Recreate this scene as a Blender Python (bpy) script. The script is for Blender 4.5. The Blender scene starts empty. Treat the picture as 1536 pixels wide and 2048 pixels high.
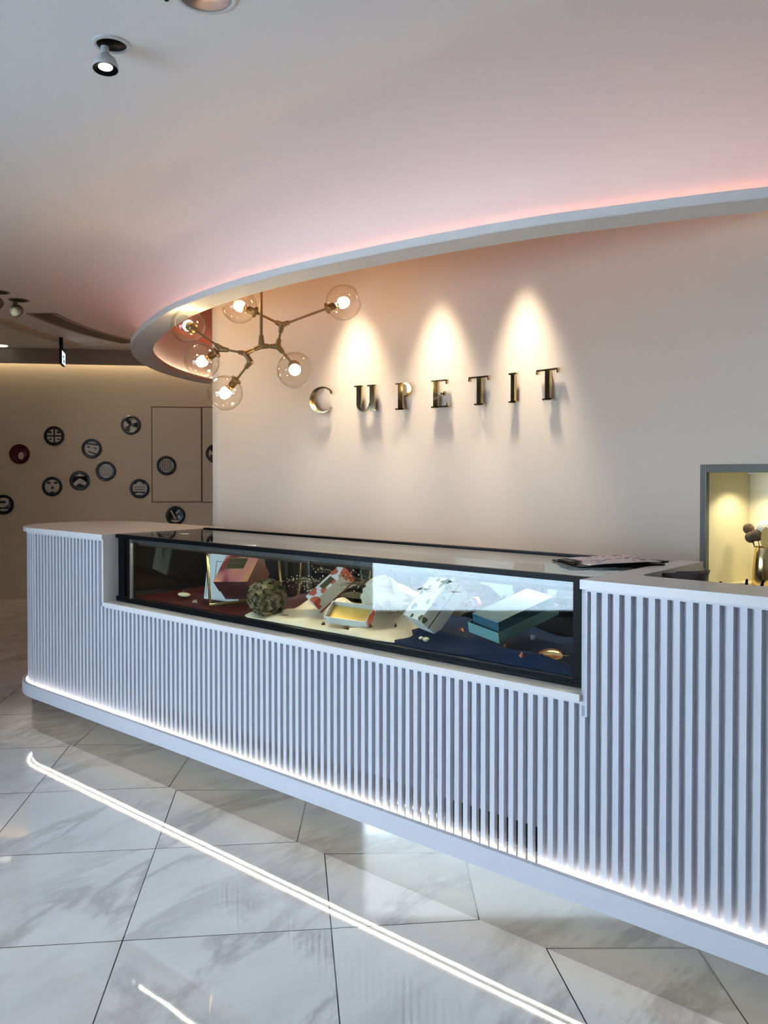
import bpy, bmesh, math, random
from mathutils import Vector, Matrix, noise as mnoise
random.seed(4)
SC = bpy.context.scene
COL = SC.collection
PI = math.pi

# ------------------------------------------------------------------ camera
F, H, TILT = 1700.0, 1.34, math.radians(1.0)
CX, CY = 768.0, 942 + F * math.tan(TILT)
cam = bpy.data.cameras.new('camera'); co = bpy.data.objects.new('camera', cam); COL.objects.link(co)
co.location = (0, 0, H); co.rotation_euler = (PI / 2 - TILT, 0, 0)
cam.sensor_fit = 'VERTICAL'; cam.sensor_height = 36; cam.lens = F / 2048 * 36
cam.shift_y = -(1024 - CY) / 2048
cam.clip_start = 0.02; cam.clip_end = 200
SC.camera = co

# ------------------------------------------------------------------ look, world, lights
SC.view_settings.view_transform = 'Standard'; SC.view_settings.look = 'None'
SC.view_settings.gamma = 1; SC.view_settings.use_curve_mapping = False
SC.view_settings.exposure = 0.22
SC.cycles.max_bounces = 10; SC.cycles.diffuse_bounces = 5; SC.cycles.glossy_bounces = 6
SC.cycles.transmission_bounces = 8; SC.cycles.transparent_max_bounces = 24
SC.cycles.sample_clamp_indirect = 6; SC.cycles.caustics_reflective = False; SC.cycles.caustics_refractive = False
W = bpy.data.worlds.new('world'); SC.world = W; W.use_nodes = True
SKY = 16.0
W.node_tree.nodes['Background'].inputs[0].default_value = (0.66, 0.82, 1.0, 1)
W.node_tree.nodes['Background'].inputs[1].default_value = SKY
# strengths of the room's own lamps
E_BASE, E_UNDER, E_PINK, E_INNER, E_FAR, E_BULB = 26, 13, 7.5, 11, 15, 60
P_WASH, P_NICHE, E_CASE, P_SPOT = 130, 4.0, 36, 12


def area(name, loc, tgt, sx, sy, power, color=(1, 1, 1), portal=False):
    d = bpy.data.lights.new(name, 'AREA'); d.shape = 'RECTANGLE'; d.size = sx; d.size_y = sy
    d.energy = power; d.color = color
    o = bpy.data.objects.new(name, d); COL.objects.link(o); o.location = loc
    o.rotation_euler = (Vector(tgt) - Vector(loc)).to_track_quat('-Z', 'Y').to_euler()
    if portal: d.cycles.is_portal = True
    return o


def spot(name, loc, tgt, power, color, ang=50, blend=.6, r=.02):
    d = bpy.data.lights.new(name, 'SPOT'); d.energy = power; d.color = color
    d.spot_size = math.radians(ang); d.spot_blend = blend; d.shadow_soft_size = r
    o = bpy.data.objects.new(name, d); COL.objects.link(o); o.location = loc
    o.rotation_euler = (Vector(tgt) - Vector(loc)).to_track_quat('-Z', 'Y').to_euler()
    return o


WA, WB = Vector((-3.40, 2.63, 0)), Vector((-3.07, -.27, 0))        # street window line
wmid = (WA + WB) / 2; wdir = (WB - WA).normalized(); wn = Vector((-wdir.y, wdir.x, 0))
if wn.x < 0: wn = -wn
WZ0, WZ1 = .27, 1.98
area('window_portal', (wmid.x - wn.x * .06, wmid.y - wn.y * .06, (WZ0 + WZ1) / 2), (wmid.x + wn.x, wmid.y + wn.y, (WZ0 + WZ1) / 2),
     WZ1 - WZ0, (WB - WA).length, 1, portal=True).rotation_euler[2] += 0

# ------------------------------------------------------------------ pixel -> place helpers (camera of the photograph)
ct, st = math.cos(TILT), math.sin(TILT)


def ray(X, Y):
    a, b = (X - CX) / F, (CY - Y) / F
    return Vector((a, ct + b * st, -st + b * ct))


CAM = Vector((0, 0, H))


def onz(X, Y, z):
    r = ray(X, Y); return CAM + r * ((z - H) / r.z)


def ony(X, Y, y):
    r = ray(X, Y); return CAM + r * (y / r.y)


O0 = Vector((0, 2.731, 0)); UU = Vector((-.747, .665, 0)).normalized(); VV = Vector((UU.y, -UU.x, 0))


def cp(u, v, z=0.0): return O0 + UU * u + VV * v + Vector((0, 0, z))


def onv(X, Y, v):
    r = ray(X, Y); t = (v + O0.dot(VV)) / r.dot(VV); return CAM + r * t


# ------------------------------------------------------------------ materials
def mat(name, color, rough=.5, metal=0., emit=None, es=0., coat=0., bump=0., bscale=200, spec=.5, trans=0., sheen=0., noise=0., nscale=8):
    m = bpy.data.materials.new(name); m.use_nodes = True
    n = m.node_tree.nodes; l = m.node_tree.links; b = n['Principled BSDF']
    b.inputs['Base Color'].default_value = (*color, 1); b.inputs['Roughness'].default_value = rough
    b.inputs['Metallic'].default_value = metal; b.inputs['Specular IOR Level'].default_value = spec
    if coat: b.inputs['Coat Weight'].default_value = coat; b.inputs['Coat Roughness'].default_value = .05
    if trans: b.inputs['Transmission Weight'].default_value = trans
    if sheen: b.inputs['Sheen Weight'].default_value = sheen
    if emit: b.inputs['Emission Color'].default_value = (*emit, 1); b.inputs['Emission Strength'].default_value = es
    tc = n.new('ShaderNodeTexCoord')
    if bump:
        t = n.new('ShaderNodeTexNoise'); t.inputs['Scale'].default_value = bscale; t.inputs['Detail'].default_value = 3
        bp = n.new('ShaderNodeBump'); bp.inputs['Strength'].default_value = bump; bp.inputs['Distance'].default_value = .002
        l.new(tc.outputs['Object'], t.inputs['Vector']); l.new(t.outputs['Fac'], bp.inputs['Height']); l.new(bp.outputs[0], b.inputs['Normal'])
    if noise:
        t = n.new('ShaderNodeTexNoise'); t.inputs['Scale'].default_value = nscale; t.inputs['Detail'].default_value = 4
        r = n.new('ShaderNodeMix'); r.data_type = 'RGBA'
        r.inputs[6].default_value = (*[c * (1 - noise) for c in color], 1); r.inputs[7].default_value = (*[min(1, c * (1 + noise)) for c in color], 1)
        l.new(tc.outputs['Object'], t.inputs['Vector']); l.new(t.outputs['Fac'], r.inputs[0]); l.new(r.outputs[2], b.inputs['Base Color'])
    return m


def emat(name, color, s):
    m = bpy.data.materials.new(name); m.use_nodes = True; n = m.node_tree.nodes; n.clear()
    e = n.new('ShaderNodeEmission'); e.inputs[0].default_value = (*color, 1); e.inputs[1].default_value = s
    o = n.new('ShaderNodeOutputMaterial'); m.node_tree.links.new(e.outputs[0], o.inputs[0]); return m


def thin_glass(name, tint=(1, 1, 1), ior=1.5, rough=0.0):
    m = bpy.data.materials.new(name); m.use_nodes = True; n = m.node_tree.nodes; l = m.node_tree.links; n.clear()
    t = n.new('ShaderNodeBsdfTransparent'); t.inputs[0].default_value = (*tint, 1)
    g = n.new('ShaderNodeBsdfGlossy'); g.inputs['Roughness'].default_value = rough
    f = n.new('ShaderNodeFresnel'); ge = n.new('ShaderNodeNewGeometry'); mr = n.new('ShaderNodeMapRange')
    mr.inputs['To Min'].default_value = ior; mr.inputs['To Max'].default_value = 1 / ior      # same reflectance from both sides of the sheet
    l.new(ge.outputs['Backfacing'], mr.inputs['Value']); l.new(mr.outputs[0], f.inputs[0])
    x = n.new('ShaderNodeMixShader'); o = n.new('ShaderNodeOutputMaterial')
    l.new(f.outputs[0], x.inputs[0]); l.new(t.outputs[0], x.inputs[1]); l.new(g.outputs[0], x.inputs[2]); l.new(x.outputs[0], o.inputs[0])
    return m


def ramp(n, l, src, stops):
    r = n.new('ShaderNodeValToRGB'); e = r.color_ramp.elements
    while len(e) < len(stops): e.new(.5)
    for k, (p, c) in enumerate(stops): e[k].position = p; e[k].color = (*c, 1)
    l.new(src, r.inputs[0]); return r.outputs[0]


TILE = .595; TA = math.radians(6.3)


def marble_floor():
    m = bpy.data.materials.new('polished_marble_tile'); m.use_nodes = True; n = m.node_tree.nodes; l = m.node_tree.links
    b = n['Principled BSDF']; b.inputs['Roughness'].default_value = .035
    b.inputs['Specular IOR Level'].default_value = .6; b.inputs['Coat Weight'].default_value = .35; b.inputs['Coat Roughness'].default_value = .02
    tc = n.new('ShaderNodeTexCoord')
    mp = n.new('ShaderNodeMapping'); mp.vector_type = 'TEXTURE'
    mp.inputs['Location'].default_value = (-.746, 2.402, 0); mp.inputs['Rotation'].default_value = (0, 0, TA)
    mp.inputs['Scale'].default_value = (TILE, TILE, 1)
    l.new(tc.outputs['Object'], mp.inputs[0])
    sep = n.new('ShaderNodeSeparateXYZ'); l.new(mp.outputs[0], sep.inputs[0])

    def M(op, a, c=None):
        x = n.new('ShaderNodeMath'); x.operation = op
        for i, s in enumerate((a, c)):
            if s is None: continue
            if isinstance(s, (int, float)): x.inputs[i].default_value = s
            else: l.new(s, x.inputs[i])
        return x.outputs[0]
    lx = M('PINGPONG', sep.outputs[0], .5); ly = M('PINGPONG', sep.outputs[1], .5)
    line = M('LESS_THAN', M('MINIMUM', lx, ly), .0030)
    cell = M('ADD', M('MULTIPLY', M('FLOOR', sep.outputs[0]), 7.31), M('MULTIPLY', M('FLOOR', sep.outputs[1]), 3.77))
    # veins, running diagonally, each tile cut from another place of the slab
    mv = n.new('ShaderNodeMapping'); mv.vector_type = 'TEXTURE'; mv.inputs['Rotation'].default_value = (0, 0, math.radians(58)); mv.inputs['Scale'].default_value = (1.3, .42, 1)
    l.new(tc.outputs['Object'], mv.inputs[0])
    n1 = n.new('ShaderNodeTexNoise'); n1.noise_dimensions = '4D'; n1.inputs['Scale'].default_value = 1.25; n1.inputs['Detail'].default_value = 7
    n1.inputs['Roughness'].default_value = .62; n1.inputs['Distortion'].default_value = .4
    l.new(mv.outputs[0], n1.inputs['Vector']); l.new(cell, n1.inputs['W'])
    v1 = M('ABSOLUTE', M('SUBTRACT', n1.outputs['Fac'], .5))
    vein = ramp(n, l, v1, [(0, (1, 1, 1)), (.012, (.75, .75, .75)), (.05, (0, 0, 0))])
    n2 = n.new('ShaderNodeTexNoise'); n2.noise_dimensions = '4D'; n2.inputs['Scale'].default_value = .9; n2.inputs['Detail'].default_value = 3
    l.new(mv.outputs[0], n2.inputs['Vector']); l.new(M('ADD', cell, 5.0), n2.inputs['W'])
    msk = ramp(n, l, n2.outputs['Fac'], [(.40, (0, 0, 0)), (.60, (1, 1, 1))])
    n3 = n.new('ShaderNodeTexNoise'); n3.noise_dimensions = '4D'; n3.inputs['Scale'].default_value = 2.2; n3.inputs['Detail'].default_value = 5
    l.new(mv.outputs[0], n3.inputs['Vector']); l.new(cell, n3.inputs['W'])
    cloud = ramp(n, l, n3.outputs['Fac'], [(.3, (.66, .655, .65)), (.65, (.75, .745, .735))])
    mx = n.new('ShaderNodeMix'); mx.data_type = 'RGBA'
    l.new(M('MULTIPLY', M('MULTIPLY', vein, msk), .55), mx.inputs[0]); l.new(cloud, mx.inputs[6]); mx.inputs[7].default_value = (.30, .285, .28, 1)
    m2 = n.new('ShaderNodeMix'); m2.data_type = 'RGBA'
    l.new(line, m2.inputs[0]); l.new(mx.outputs[2], m2.inputs[6]); m2.inputs[7].default_value = (.03, .03, .03, 1)
    l.new(m2.outputs[2], b.inputs['Base Color'])
    t = n.new('ShaderNodeTexNoise'); t.inputs['Scale'].default_value = 9; t.inputs['Detail'].default_value = 1
    bp = n.new('ShaderNodeBump'); bp.inputs['Strength'].default_value = .05; bp.inputs['Distance'].default_value = .004
    l.new(tc.outputs['Object'], t.inputs['Vector']); l.new(t.outputs['Fac'], bp.inputs['Height']); l.new(bp.outputs[0], b.inputs['Normal'])
    return m


def swirl(name, stops, scale=6, rough=.35, dist=2.5):
    m = bpy.data.materials.new(name); m.use_nodes = True; n = m.node_tree.nodes; l = m.node_tree.links; b = n['Principled BSDF']
    b.inputs['Roughness'].default_value = rough
    tc = n.new('ShaderNodeTexCoord'); t = n.new('ShaderNodeTexNoise'); t.inputs['Scale'].default_value = scale; t.inputs['Detail'].default_value = 1.5
    t.inputs['Distortion'].default_value = dist
    l.new(tc.outputs['Object'], t.inputs['Vector']); l.new(ramp(n, l, t.outputs['Fac'], stops), b.inputs['Base Color']); return m


M = {}
M['floor'] = marble_floor()
M['ceil'] = mat('ceiling_paint', (.84, .825, .81), .6, bump=.08, bscale=300)
M['wall'] = mat('blush_wall_paint', (.54, .46, .38), .55, bump=.10, bscale=260)
M['far'] = mat('beige_wall_paint', (.58, .51, .40), .5, bump=.08, bscale=200)
M['farceil'] = mat('taupe_ceiling_paint', (.30, .27, .23), .6)
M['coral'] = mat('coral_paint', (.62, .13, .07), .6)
M['white'] = mat('white_lacquer', (.53, .53, .57), .38, bump=.05, bscale=400)
M['stone'] = mat('white_solid_surface', (.64, .615, .60), .28)
M['dark'] = mat('black_metal', (.004, .004, .005), .35, spec=.06)
M['blackgloss'] = mat('black_glass', (.012, .012, .013), .04, spec=.9)
M['plinth'] = mat('polished_steel', (.66, .64, .59), .06, metal=1.0)
M['steel'] = mat('brushed_steel', (.62, .62, .62), .3, metal=1.0)
M['gold'] = mat('polished_gold', (.80, .62, .30), .16, metal=1.0)
M['letter'] = mat('mirror_gold', (.60, .50, .30), .06, metal=1.0)
M['bronze'] = mat('aged_brass', (.26, .18, .09), .38, metal=1.0)
M['glass'] = thin_glass('clear_glass', (.93, .97, .96))
M['wglass'] = thin_glass('window_glass', (.97, .99, 1.0))
M['globe'] = thin_glass('globe_glass', (1.0, .99, .965), 1.5)
M['smoke'] = mat('grey_frame_paint', (.12, .128, .112), .4)
M['niche'] = mat('niche_cream', (.72, .66, .46), .5)
M['pinkled'] = emat('pink_led', (1.0, .35, .21), E_PINK)
M['warmled'] = emat('warm_led', (1.0, .70, .46), E_INNER)
M['farled'] = emat('far_led', (1.0, .78, .50), E_FAR)
M['led'] = emat('white_led', (1.0, .93, .80), E_BASE)
M['led2'] = emat('white_led_under', (1.0, .90, .76), E_UNDER)
M['caseled'] = emat('case_led', (1.0, .90, .66), E_CASE)
M['bulb'] = emat('warm_bulb', (1.0, .72, .36), E_BULB)
M['lens'] = emat('lamp_lens', (1.0, .93, .75), 1.6)
M['housing'] = mat('lamp_housing_white', (.62, .63, .64), .4)
M['velvet'] = mat('burgundy_velvet', (.036, .001, .003), .75, spec=.1, bump=.4, bscale=60)
M['cream'] = mat('cream_cloth', (.72, .64, .48), .8, bump=.35, bscale=500)
M['navy'] = mat('navy_cloth', (.004, .013, .045), .85, spec=.1, bump=.4, bscale=400)
M['railgrey'] = mat('grey_rail', (.035, .035, .038), .5)
M['mat'] = mat('added_dark_mat', (.03, .03, .032), .95)  # for the added mat out of view by the window
M['glassf'] = thin_glass('coated_front_glass', (.93, .97, .96), 1.7)
M['paper'] = mat('paper', (.82, .72, .70), .7)
M['ink'] = mat('dark_ink', (.05, .04, .05), .6)
M['pave'] = mat('street_paving', (.74, .75, .76), .8, noise=.15, nscale=.6)
M['stripe'] = mat('added_stripe_white', (.95, .93, .86), .7)  # stripes added on the unseen street, to reflect in the case glass

# ------------------------------------------------------------------ mesh helpers
def finish(bm, name, m, parent=None, smooth=False, loc=None):
    me = bpy.data.meshes.new(name); bmesh.ops.recalc_face_normals(bm, faces=bm.faces); bm.to_mesh(me); bm.free()
    for x in (m if isinstance(m, (list, tuple)) else [m]): me.materials.append(x)
    if smooth:
        for p in me.polygons: p.use_smooth = True
    o = bpy.data.objects.new(name, me); COL.objects.link(o)
    if parent is not None:
        o.parent = parent
        o.matrix_parent_inverse = parent_matrix(parent).inverted()
    return o


def parent_matrix(p):
    m = Matrix.LocRotScale(p.location, p.rotation_euler, p.scale)
    q = p.parent
    if q is not None: m = parent_matrix(q) @ p.matrix_parent_inverse @ m
    return m


def thing(name, label, cat, loc=(0, 0, 0), group=None):
    o = bpy.data.objects.new(name, None); COL.objects.link(o); o.location = loc; o.empty_display_size = .05
    o['label'] = label; o['category'] = cat
    if group: o['group'] = group
    return o


def tag(o, label, cat, group=None):
    o['label'] = label; o['category'] = cat
    if group: o['group'] = group
    # origin at the thing's own middle
    me = o.data
    if o.location.length == 0 and len(me.vertices):
        c = sum((v.co for v in me.vertices), Vector()) / len(me.vertices)
        me.transform(Matrix.Translation(-c)); o.location = c
    return o


def struct(o): o['kind'] = 'structure'; return o


def bx(bm, c, d, rot=None, mi=0, bev=0):
    r = bmesh.ops.create_cube(bm, size=1)
    R = rot.to_4x4() if rot is not None else Matrix()
    bmesh.ops.transform(bm, matrix=Matrix.Translation(Vector(c)) @ R @ Matrix.Diagonal((*d, 1)), verts=r['verts'])
    fs = {f for v in r['verts'] for f in v.link_faces}
    for f in fs: f.material_index = mi
    if bev:
        es = list({e for v in r['verts'] for e in v.link_edges})
        bmesh.ops.bevel(bm, geom=es, offset=bev, segments=2, affect='EDGES', profile=.5)


RUV = Matrix((UU, VV, Vector((0, 0, 1)))).transposed()            # counter axes as a rotation


def bu(bm, u0, u1, v0, v1, z0, z1, mi=0, bev=0):
    bx(bm, cp((u0 + u1) / 2, (v0 + v1) / 2, (z0 + z1) / 2), (abs(u1 - u0), abs(v1 - v0), abs(z1 - z0)), RUV, mi, bev)


def tube(bm, pts, r, seg=10, mi=0, cap=True):
    pts = [Vector(p) for p in pts]; rings = []
    for i, p in enumerate(pts):
        d = (pts[min(i + 1, len(pts) - 1)] - pts[max(i - 1, 0)]).normalized()
        a = d.orthogonal().normalized() if i == 0 else (pa - d * pa.dot(d)).normalized()
        pa = a; b = d.cross(a); rr = r[i] if isinstance(r, (list, tuple)) else r
        rings.append([bm.verts.new(p + (a * math.cos(t) + b * math.sin(t)) * rr) for t in [2 * PI * k / seg for k in range(seg)]])
    for A, B in zip(rings, rings[1:]):
        for k in range(seg):
            f = bm.faces.new((A[k], A[(k + 1) % seg], B[(k + 1) % seg], B[k])); f.material_index = mi
    if cap:
        for q in (rings[0], rings[-1]):
            f = bm.faces.new(q); f.material_index = mi


def lathe(bm, prof, mtx=None, seg=32, mi=0, close=True):
    mtx = mtx or Matrix(); rings = []
    for r, z in prof:
        rings.append([bm.verts.new(mtx @ Vector((max(r, 1e-5) * math.cos(t), max(r, 1e-5) * math.sin(t), z))) for t in [2 * PI * k / seg for k in range(seg)]])
    for A, B in zip(rings, rings[1:]):
        for k in range(seg):
            f = bm.faces.new((A[k], A[(k + 1) % seg], B[(k + 1) % seg], B[k])); f.material_index = mi; f.smooth = True
    bmesh.ops.remove_doubles(bm, verts=[v for q in rings for v in q], dist=1e-5)


def sphere(bm, c, r, sub=2, sc=(1, 1, 1), mi=0, rot=None):
    q = bmesh.ops.create_icosphere(bm, subdivisions=sub, radius=1)
    R = rot.to_4x4() if rot is not None else Matrix()
    bmesh.ops.transform(bm, matrix=Matrix.Translation(Vector(c)) @ R @ Matrix.Diagonal((r * sc[0], r * sc[1], r * sc[2], 1)), verts=q['verts'])
    for f in {f for v in q['verts'] for f in v.link_faces}: f.material_index = mi; f.smooth = True


def prism(bm, pts, z0, z1, mtx=None, mi=0):
    """polygon (2D, simple) extruded"""
    mtx = mtx or Matrix()
    a = [bm.verts.new(mtx @ Vector((x, y, z0))) for x, y in pts]; b = [bm.verts.new(mtx @ Vector((x, y, z1))) for x, y in pts]
    n = len(pts); fs = []
    for k in range(n): fs.append(bm.faces.new((a[k], a[(k + 1) % n], b[(k + 1) % n], b[k])))
    fs.append(bm.faces.new(a)); fs.append(bm.faces.new(b))
    for f in fs: f.material_index = mi
    bmesh.ops.triangulate(bm, faces=fs[-2:])


def frame_to(normal, up=(0, 0, 1), loc=(0, 0, 0)):
    z = Vector(normal).normalized(); x = Vector(up).cross(z).normalized(); y = z.cross(x)
    m = Matrix((x, y, z)).transposed().to_4x4(); m.translation = Vector(loc); return m


def catmull(P, n=8, closed=False):
    out = []; N = len(P); rng = range(N) if closed else range(N - 1)
    for i in rng:
        if closed: p0, p1, p2, p3 = (P[(i + k) % N] for k in (-1, 0, 1, 2))
        else: p0, p1, p2, p3 = P[max(i - 1, 0)], P[i], P[i + 1], P[min(i + 2, N - 1)]
        for k in range(n):
            t = k / n
            out.append(tuple(.5 * ((2 * b) + (-a + c) * t + (2 * a - 5 * b + 4 * c - d) * t * t + (-a + 3 * b - 3 * c + d) * t ** 3) for a, b, c, d in zip(p0, p1, p2, p3)))
    if not closed: out.append(tuple(P[-1]))
    return out


def strip(bm, A, B, closed=True, mi=0, smooth=True):
    n = len(A); m = n if closed else n - 1
    for k in range(m):
        f = bm.faces.new((A[k], A[(k + 1) % n], B[(k + 1) % n], B[k])); f.material_index = mi; f.smooth = smooth


# ================================================================== SETTING
# floor
XL, XR, YN, YF = -6.4, 3.4, -2.6, 10.8
bm = bmesh.new(); bx(bm, ((XL + XR) / 2, (YN + YF) / 2, -.05), (XR - XL, YF - YN, .1)); struct(finish(bm, 'floor', M['floor']))

# ---- oval soffit ring: outer edge C at z = 2.2
ZR, ZC = 2.20, 2.60
P_out = [(1.21, 2.69), (1.03, 2.76), (.82, 2.86), (.55, 2.99), (.27, 3.17), (-.02, 3.38), (-.36, 3.66), (-.62, 3.91), (-.79, 4.10), (-.97, 4.33),
         (-1.16, 4.60), (-1.32, 4.89), (-1.47, 5.19), (-1.68, 5.68), (-1.81, 6.1), (-1.90, 6.5), (-1.95, 7.0), (-1.95, 7.45), (-1.89, 7.92), (-1.76, 8.4),
         (-1.45, 8.78), (-1.0, 8.95), (-.4, 8.85), (.6, 8.35), (1.6, 7.45), (2.4, 6.2), (2.85, 4.9), (2.9, 3.9), (2.65, 3.15), (2.2, 2.68), (1.8, 2.53), (1.5, 2.58)]
C = [Vector((x, y, 0)) for x, y in catmull(P_out, 6, True)]


def smooth_closed(P, it=3):
    for _ in range(it): P = [(P[i - 1] + P[i] * 2 + P[(i + 1) % len(P)]) / 4 for i in range(len(P))]
    return P


C = smooth_closed(C, 6)
NC = []
for i in range(len(C)):
    d = (C[(i + 1) % len(C)] - C[i - 1]).normalized(); NC.append(Vector((-d.y, d.x, 0)))
cen = sum(C, Vector()) / len(C)
if (C[0] - cen).dot(NC[0]) < 0: NC = [-q for q in NC]
NC = smooth_closed(NC, 10); NC = [q.normalized() for q in NC]


def loop(bm, off, z): return [bm.verts.new(c + n * off + Vector((0, 0, z))) for c, n in zip(C, NC)]


bm = bmesh.new()
prof = [(-.150, ZR), (0, ZR), (.003, ZR + .004), (.003, ZR + .034), (-.004, ZR + .036), (-.010, ZR + .012), (-.072, ZR + .012), (-.096, ZR + .012), (-.138, ZR + .012), (-.142, ZR + .032), (-.150, ZR + .032)]
L = [loop(bm, a, z) for a, z in prof]
for A, B in zip(L, L[1:] + L[:1]): strip(bm, A, B, smooth=False)
struct(finish(bm, 'trim_1', M['ceil']))
# LED strips lying in the two channels of the ring
for nm, off, z, mm, lab in (('light_strip', -.050, ZR + .022, 'pinkled', 'pink light strip lying in the outer channel of the oval ceiling ring'),
                            ('light_strip', -.125, ZR + .020, 'warmled', 'warm light strip lying in the inner channel of the oval ceiling ring')):
    bm = bmesh.new(); q = [loop(bm, off + a, z + b) for a, b in ((-.006, -.007), (.006, -.007), (.006, .002), (-.006, .002))]
    for A, B in zip(q, q[1:] + q[:1]): strip(bm, A, B, smooth=False)
    tag(finish(bm, nm, M[mm]), lab, 'light strip')
# ceiling: flaring drum + flat with a hole
bm = bmesh.new()
fl = [(-.072, ZR + .012), (-.072, ZR + .05), (-.070, ZR + .10)]
RX, RZ = .60, ZC - (ZR + .10)
for k in range(1, 19):
    t = PI / 2 * k / 18; fl.append((-.070 + RX * (1 - math.cos(t)), ZR + .10 + RZ * math.sin(t)))
L = [loop(bm, a, z) for a, z in fl]
for A, B in zip(L, L[1:]): strip(bm, A, B)
hole = L[-1]
rect = [bm.verts.new((x, y, ZC)) for x, y in ((XL, YN), (XR + 1.2, YN), (XR + 1.2, YF), (XL, YF))]
es = [bm.edges.get((hole[i], hole[(i + 1) % len(hole)])) for i in range(len(hole))]
es += [bm.edges.new((rect[i], rect[(i + 1) % 4])) for i in range(4)]
bmesh.ops.triangle_fill(bm, edges=es, use_beauty=True)
o = finish(bm, 'ceiling', M['ceil']); struct(o)
# drum inner face and coral ceiling inside the ring
bm = bmesh.new()
L = [loop(bm, a, z) for a, z in ((-.096, ZR + .012), (-.096, ZC - .03))]
strip(bm, *L)
struct(finish(bm, 'trim_2', M['ceil']))
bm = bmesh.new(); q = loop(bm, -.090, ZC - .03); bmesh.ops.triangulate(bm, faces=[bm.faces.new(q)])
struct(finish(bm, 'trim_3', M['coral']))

# ---- sign wall (gently curved, free left end), with the niche opening
def wy(x): return 4.63916 - .59864 * x - .35735 * x * x - .03886 * x ** 3
WT = .10


def wall_pt(X):
    """where the vertical ray plane of column X meets the wall"""
    k = (X - CX) / F; a, b = -1.3, 2.2
    f = lambda x: x - k * wy(x)
    for _ in range(60):
        m = (a + b) / 2
        if f(m) > 0: b = m
        else: a = m
    return Vector((a, wy(a), 0))


def wall_n(x):
    s = (wy(x + .001) - wy(x - .001)) / .002; n = Vector((s, -1, 0)).normalized(); return n      # towards the camera


x0w = wall_pt(425.5).x; nx0 = wall_pt(1418).x; nx1 = nx0 + .36; xEw = 2.05
NZ0, NZ1 = .905, 1.335
xs = [x0w + (nx0 - x0w) * i / 40 for i in range(41)] + [nx0 + (nx1 - nx0) * i / 4 for i in range(1, 5)] + [nx1 + (xEw - nx1) * i / 8 for i in range(1, 9)]
bm = bmesh.new(); zs = [0, NZ0, NZ1, ZC - .03]
fr = [[bm.verts.new((x, wy(x), z)) for z in zs] for x in xs]
bk = [[bm.verts.new(Vector((x, wy(x), z)) - wall_n(x) * WT) for z in zs] for x in xs]
for i in range(len(xs) - 1):
    hole_c = 40 <= i < 44
    for j in range(3):
        if hole_c and j == 1: continue
        f = bm.faces.new((fr[i][j], fr[i + 1][j], fr[i + 1][j + 1], fr[i][j + 1])); f.smooth = True
        f = bm.faces.new((bk[i][j], bk[i + 1][j], bk[i + 1][j + 1], bk[i][j + 1])); f.smooth = True
for i in (0, len(xs) - 1):
    for j in range(3): bm.faces.new((fr[i][j], fr[i][j + 1], bk[i][j + 1], bk[i][j]))
struct(finish(bm, 'wall_back', M['wall']))

# ---- far wall with the plates, cove slot and bulkhead
FA, FB = Vector((-6.4, 8.44, 0)), Vector((3.4, 10.06, 0))
fd = (FB - FA).normalized(); fn = Vector((fd.y, -fd.x, 0))


def far_pt(X, Y):
    r = ray(X, Y); t = (FA.dot(fn)) / r.dot(fn); return CAM + r * t


def slab(name, A, B, th, z0, z1, m, side=1):
    d = (B - A); n = Vector((d.y, -d.x, 0)).normalized() * side
    bm = bmesh.new(); bx(bm, ((A.x + B.x) / 2 - n.x * th / 2, (A.y + B.y) / 2 - n.y * th / 2, (z0 + z1) / 2), (d.length, th, z1 - z0), Matrix.Rotation(math.atan2(d.y, d.x), 3, 'Z'))
    return struct(finish(bm, name, m))


slab('wall_far', FA, FB, .12, 0, ZC, M['far'])
# dropped bulkhead hiding the cove light
b0, b1 = FA + fn * .12, FB + fn * .12
slab('trim_4', b0, b1, .05, 2.445, ZC, M['farceil'], -1)
o = None
bm = bmesh.new(); d = FB - FA; c = (FA + FB) / 2 + fn * .06
bx(bm, (c.x, c.y, 2.56), (d.length - .3, .02, .012), Matrix.Rotation(math.atan2(d.y, d.x), 3, 'Z'))
tag(finish(bm, 'light_strip', M['farled']), 'warm light strip hidden above the top of the beige plate wall', 'light strip')
# other walls (left, rear, right) and the two shop windows
slab('wall_left', Vector((-6.3, 2.9, 0)), Vector((-3.40, 2.63, 0)), .12, 0, ZC, M['farceil'], -1)
slab('wall_side', Vector((-6.34, 10.6, 0)), Vector((-6.34, 2.9, 0)), .12, 0, ZC, M['farceil'], -1)
slab('wall_right', Vector((XR, YN, 0)), Vector((XR, YF, 0)), .12, 0, ZC, M['wall'], 1)


def window(name, A, B, z0, z1, posts):
    d = B - A; n = Vector((d.y, -d.x, 0)).normalized(); R = Matrix.Rotation(math.atan2(d.y, d.x), 3, 'Z')
    bm = bmesh.new(); c = (A + B) / 2
    for z, h in ((z0 + .02, .05), (z1 - .02, .05)): bx(bm, (c.x, c.y, z), (d.length, .06, h), R)
    for k in range(posts + 1):
        p = A + d * (k / posts); bx(bm, (p.x, p.y, (z0 + z1) / 2), (.05, .06, z1 - z0), R)
    f = struct(finish(bm, name, M['dark']))
    bm = bmesh.new(); bx(bm, (c.x, c.y, (z0 + z1) / 2), (d.length - .02, .008, z1 - z0 - .06), R); finish(bm, 'pane', M['wglass'], f)
    return f


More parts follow.
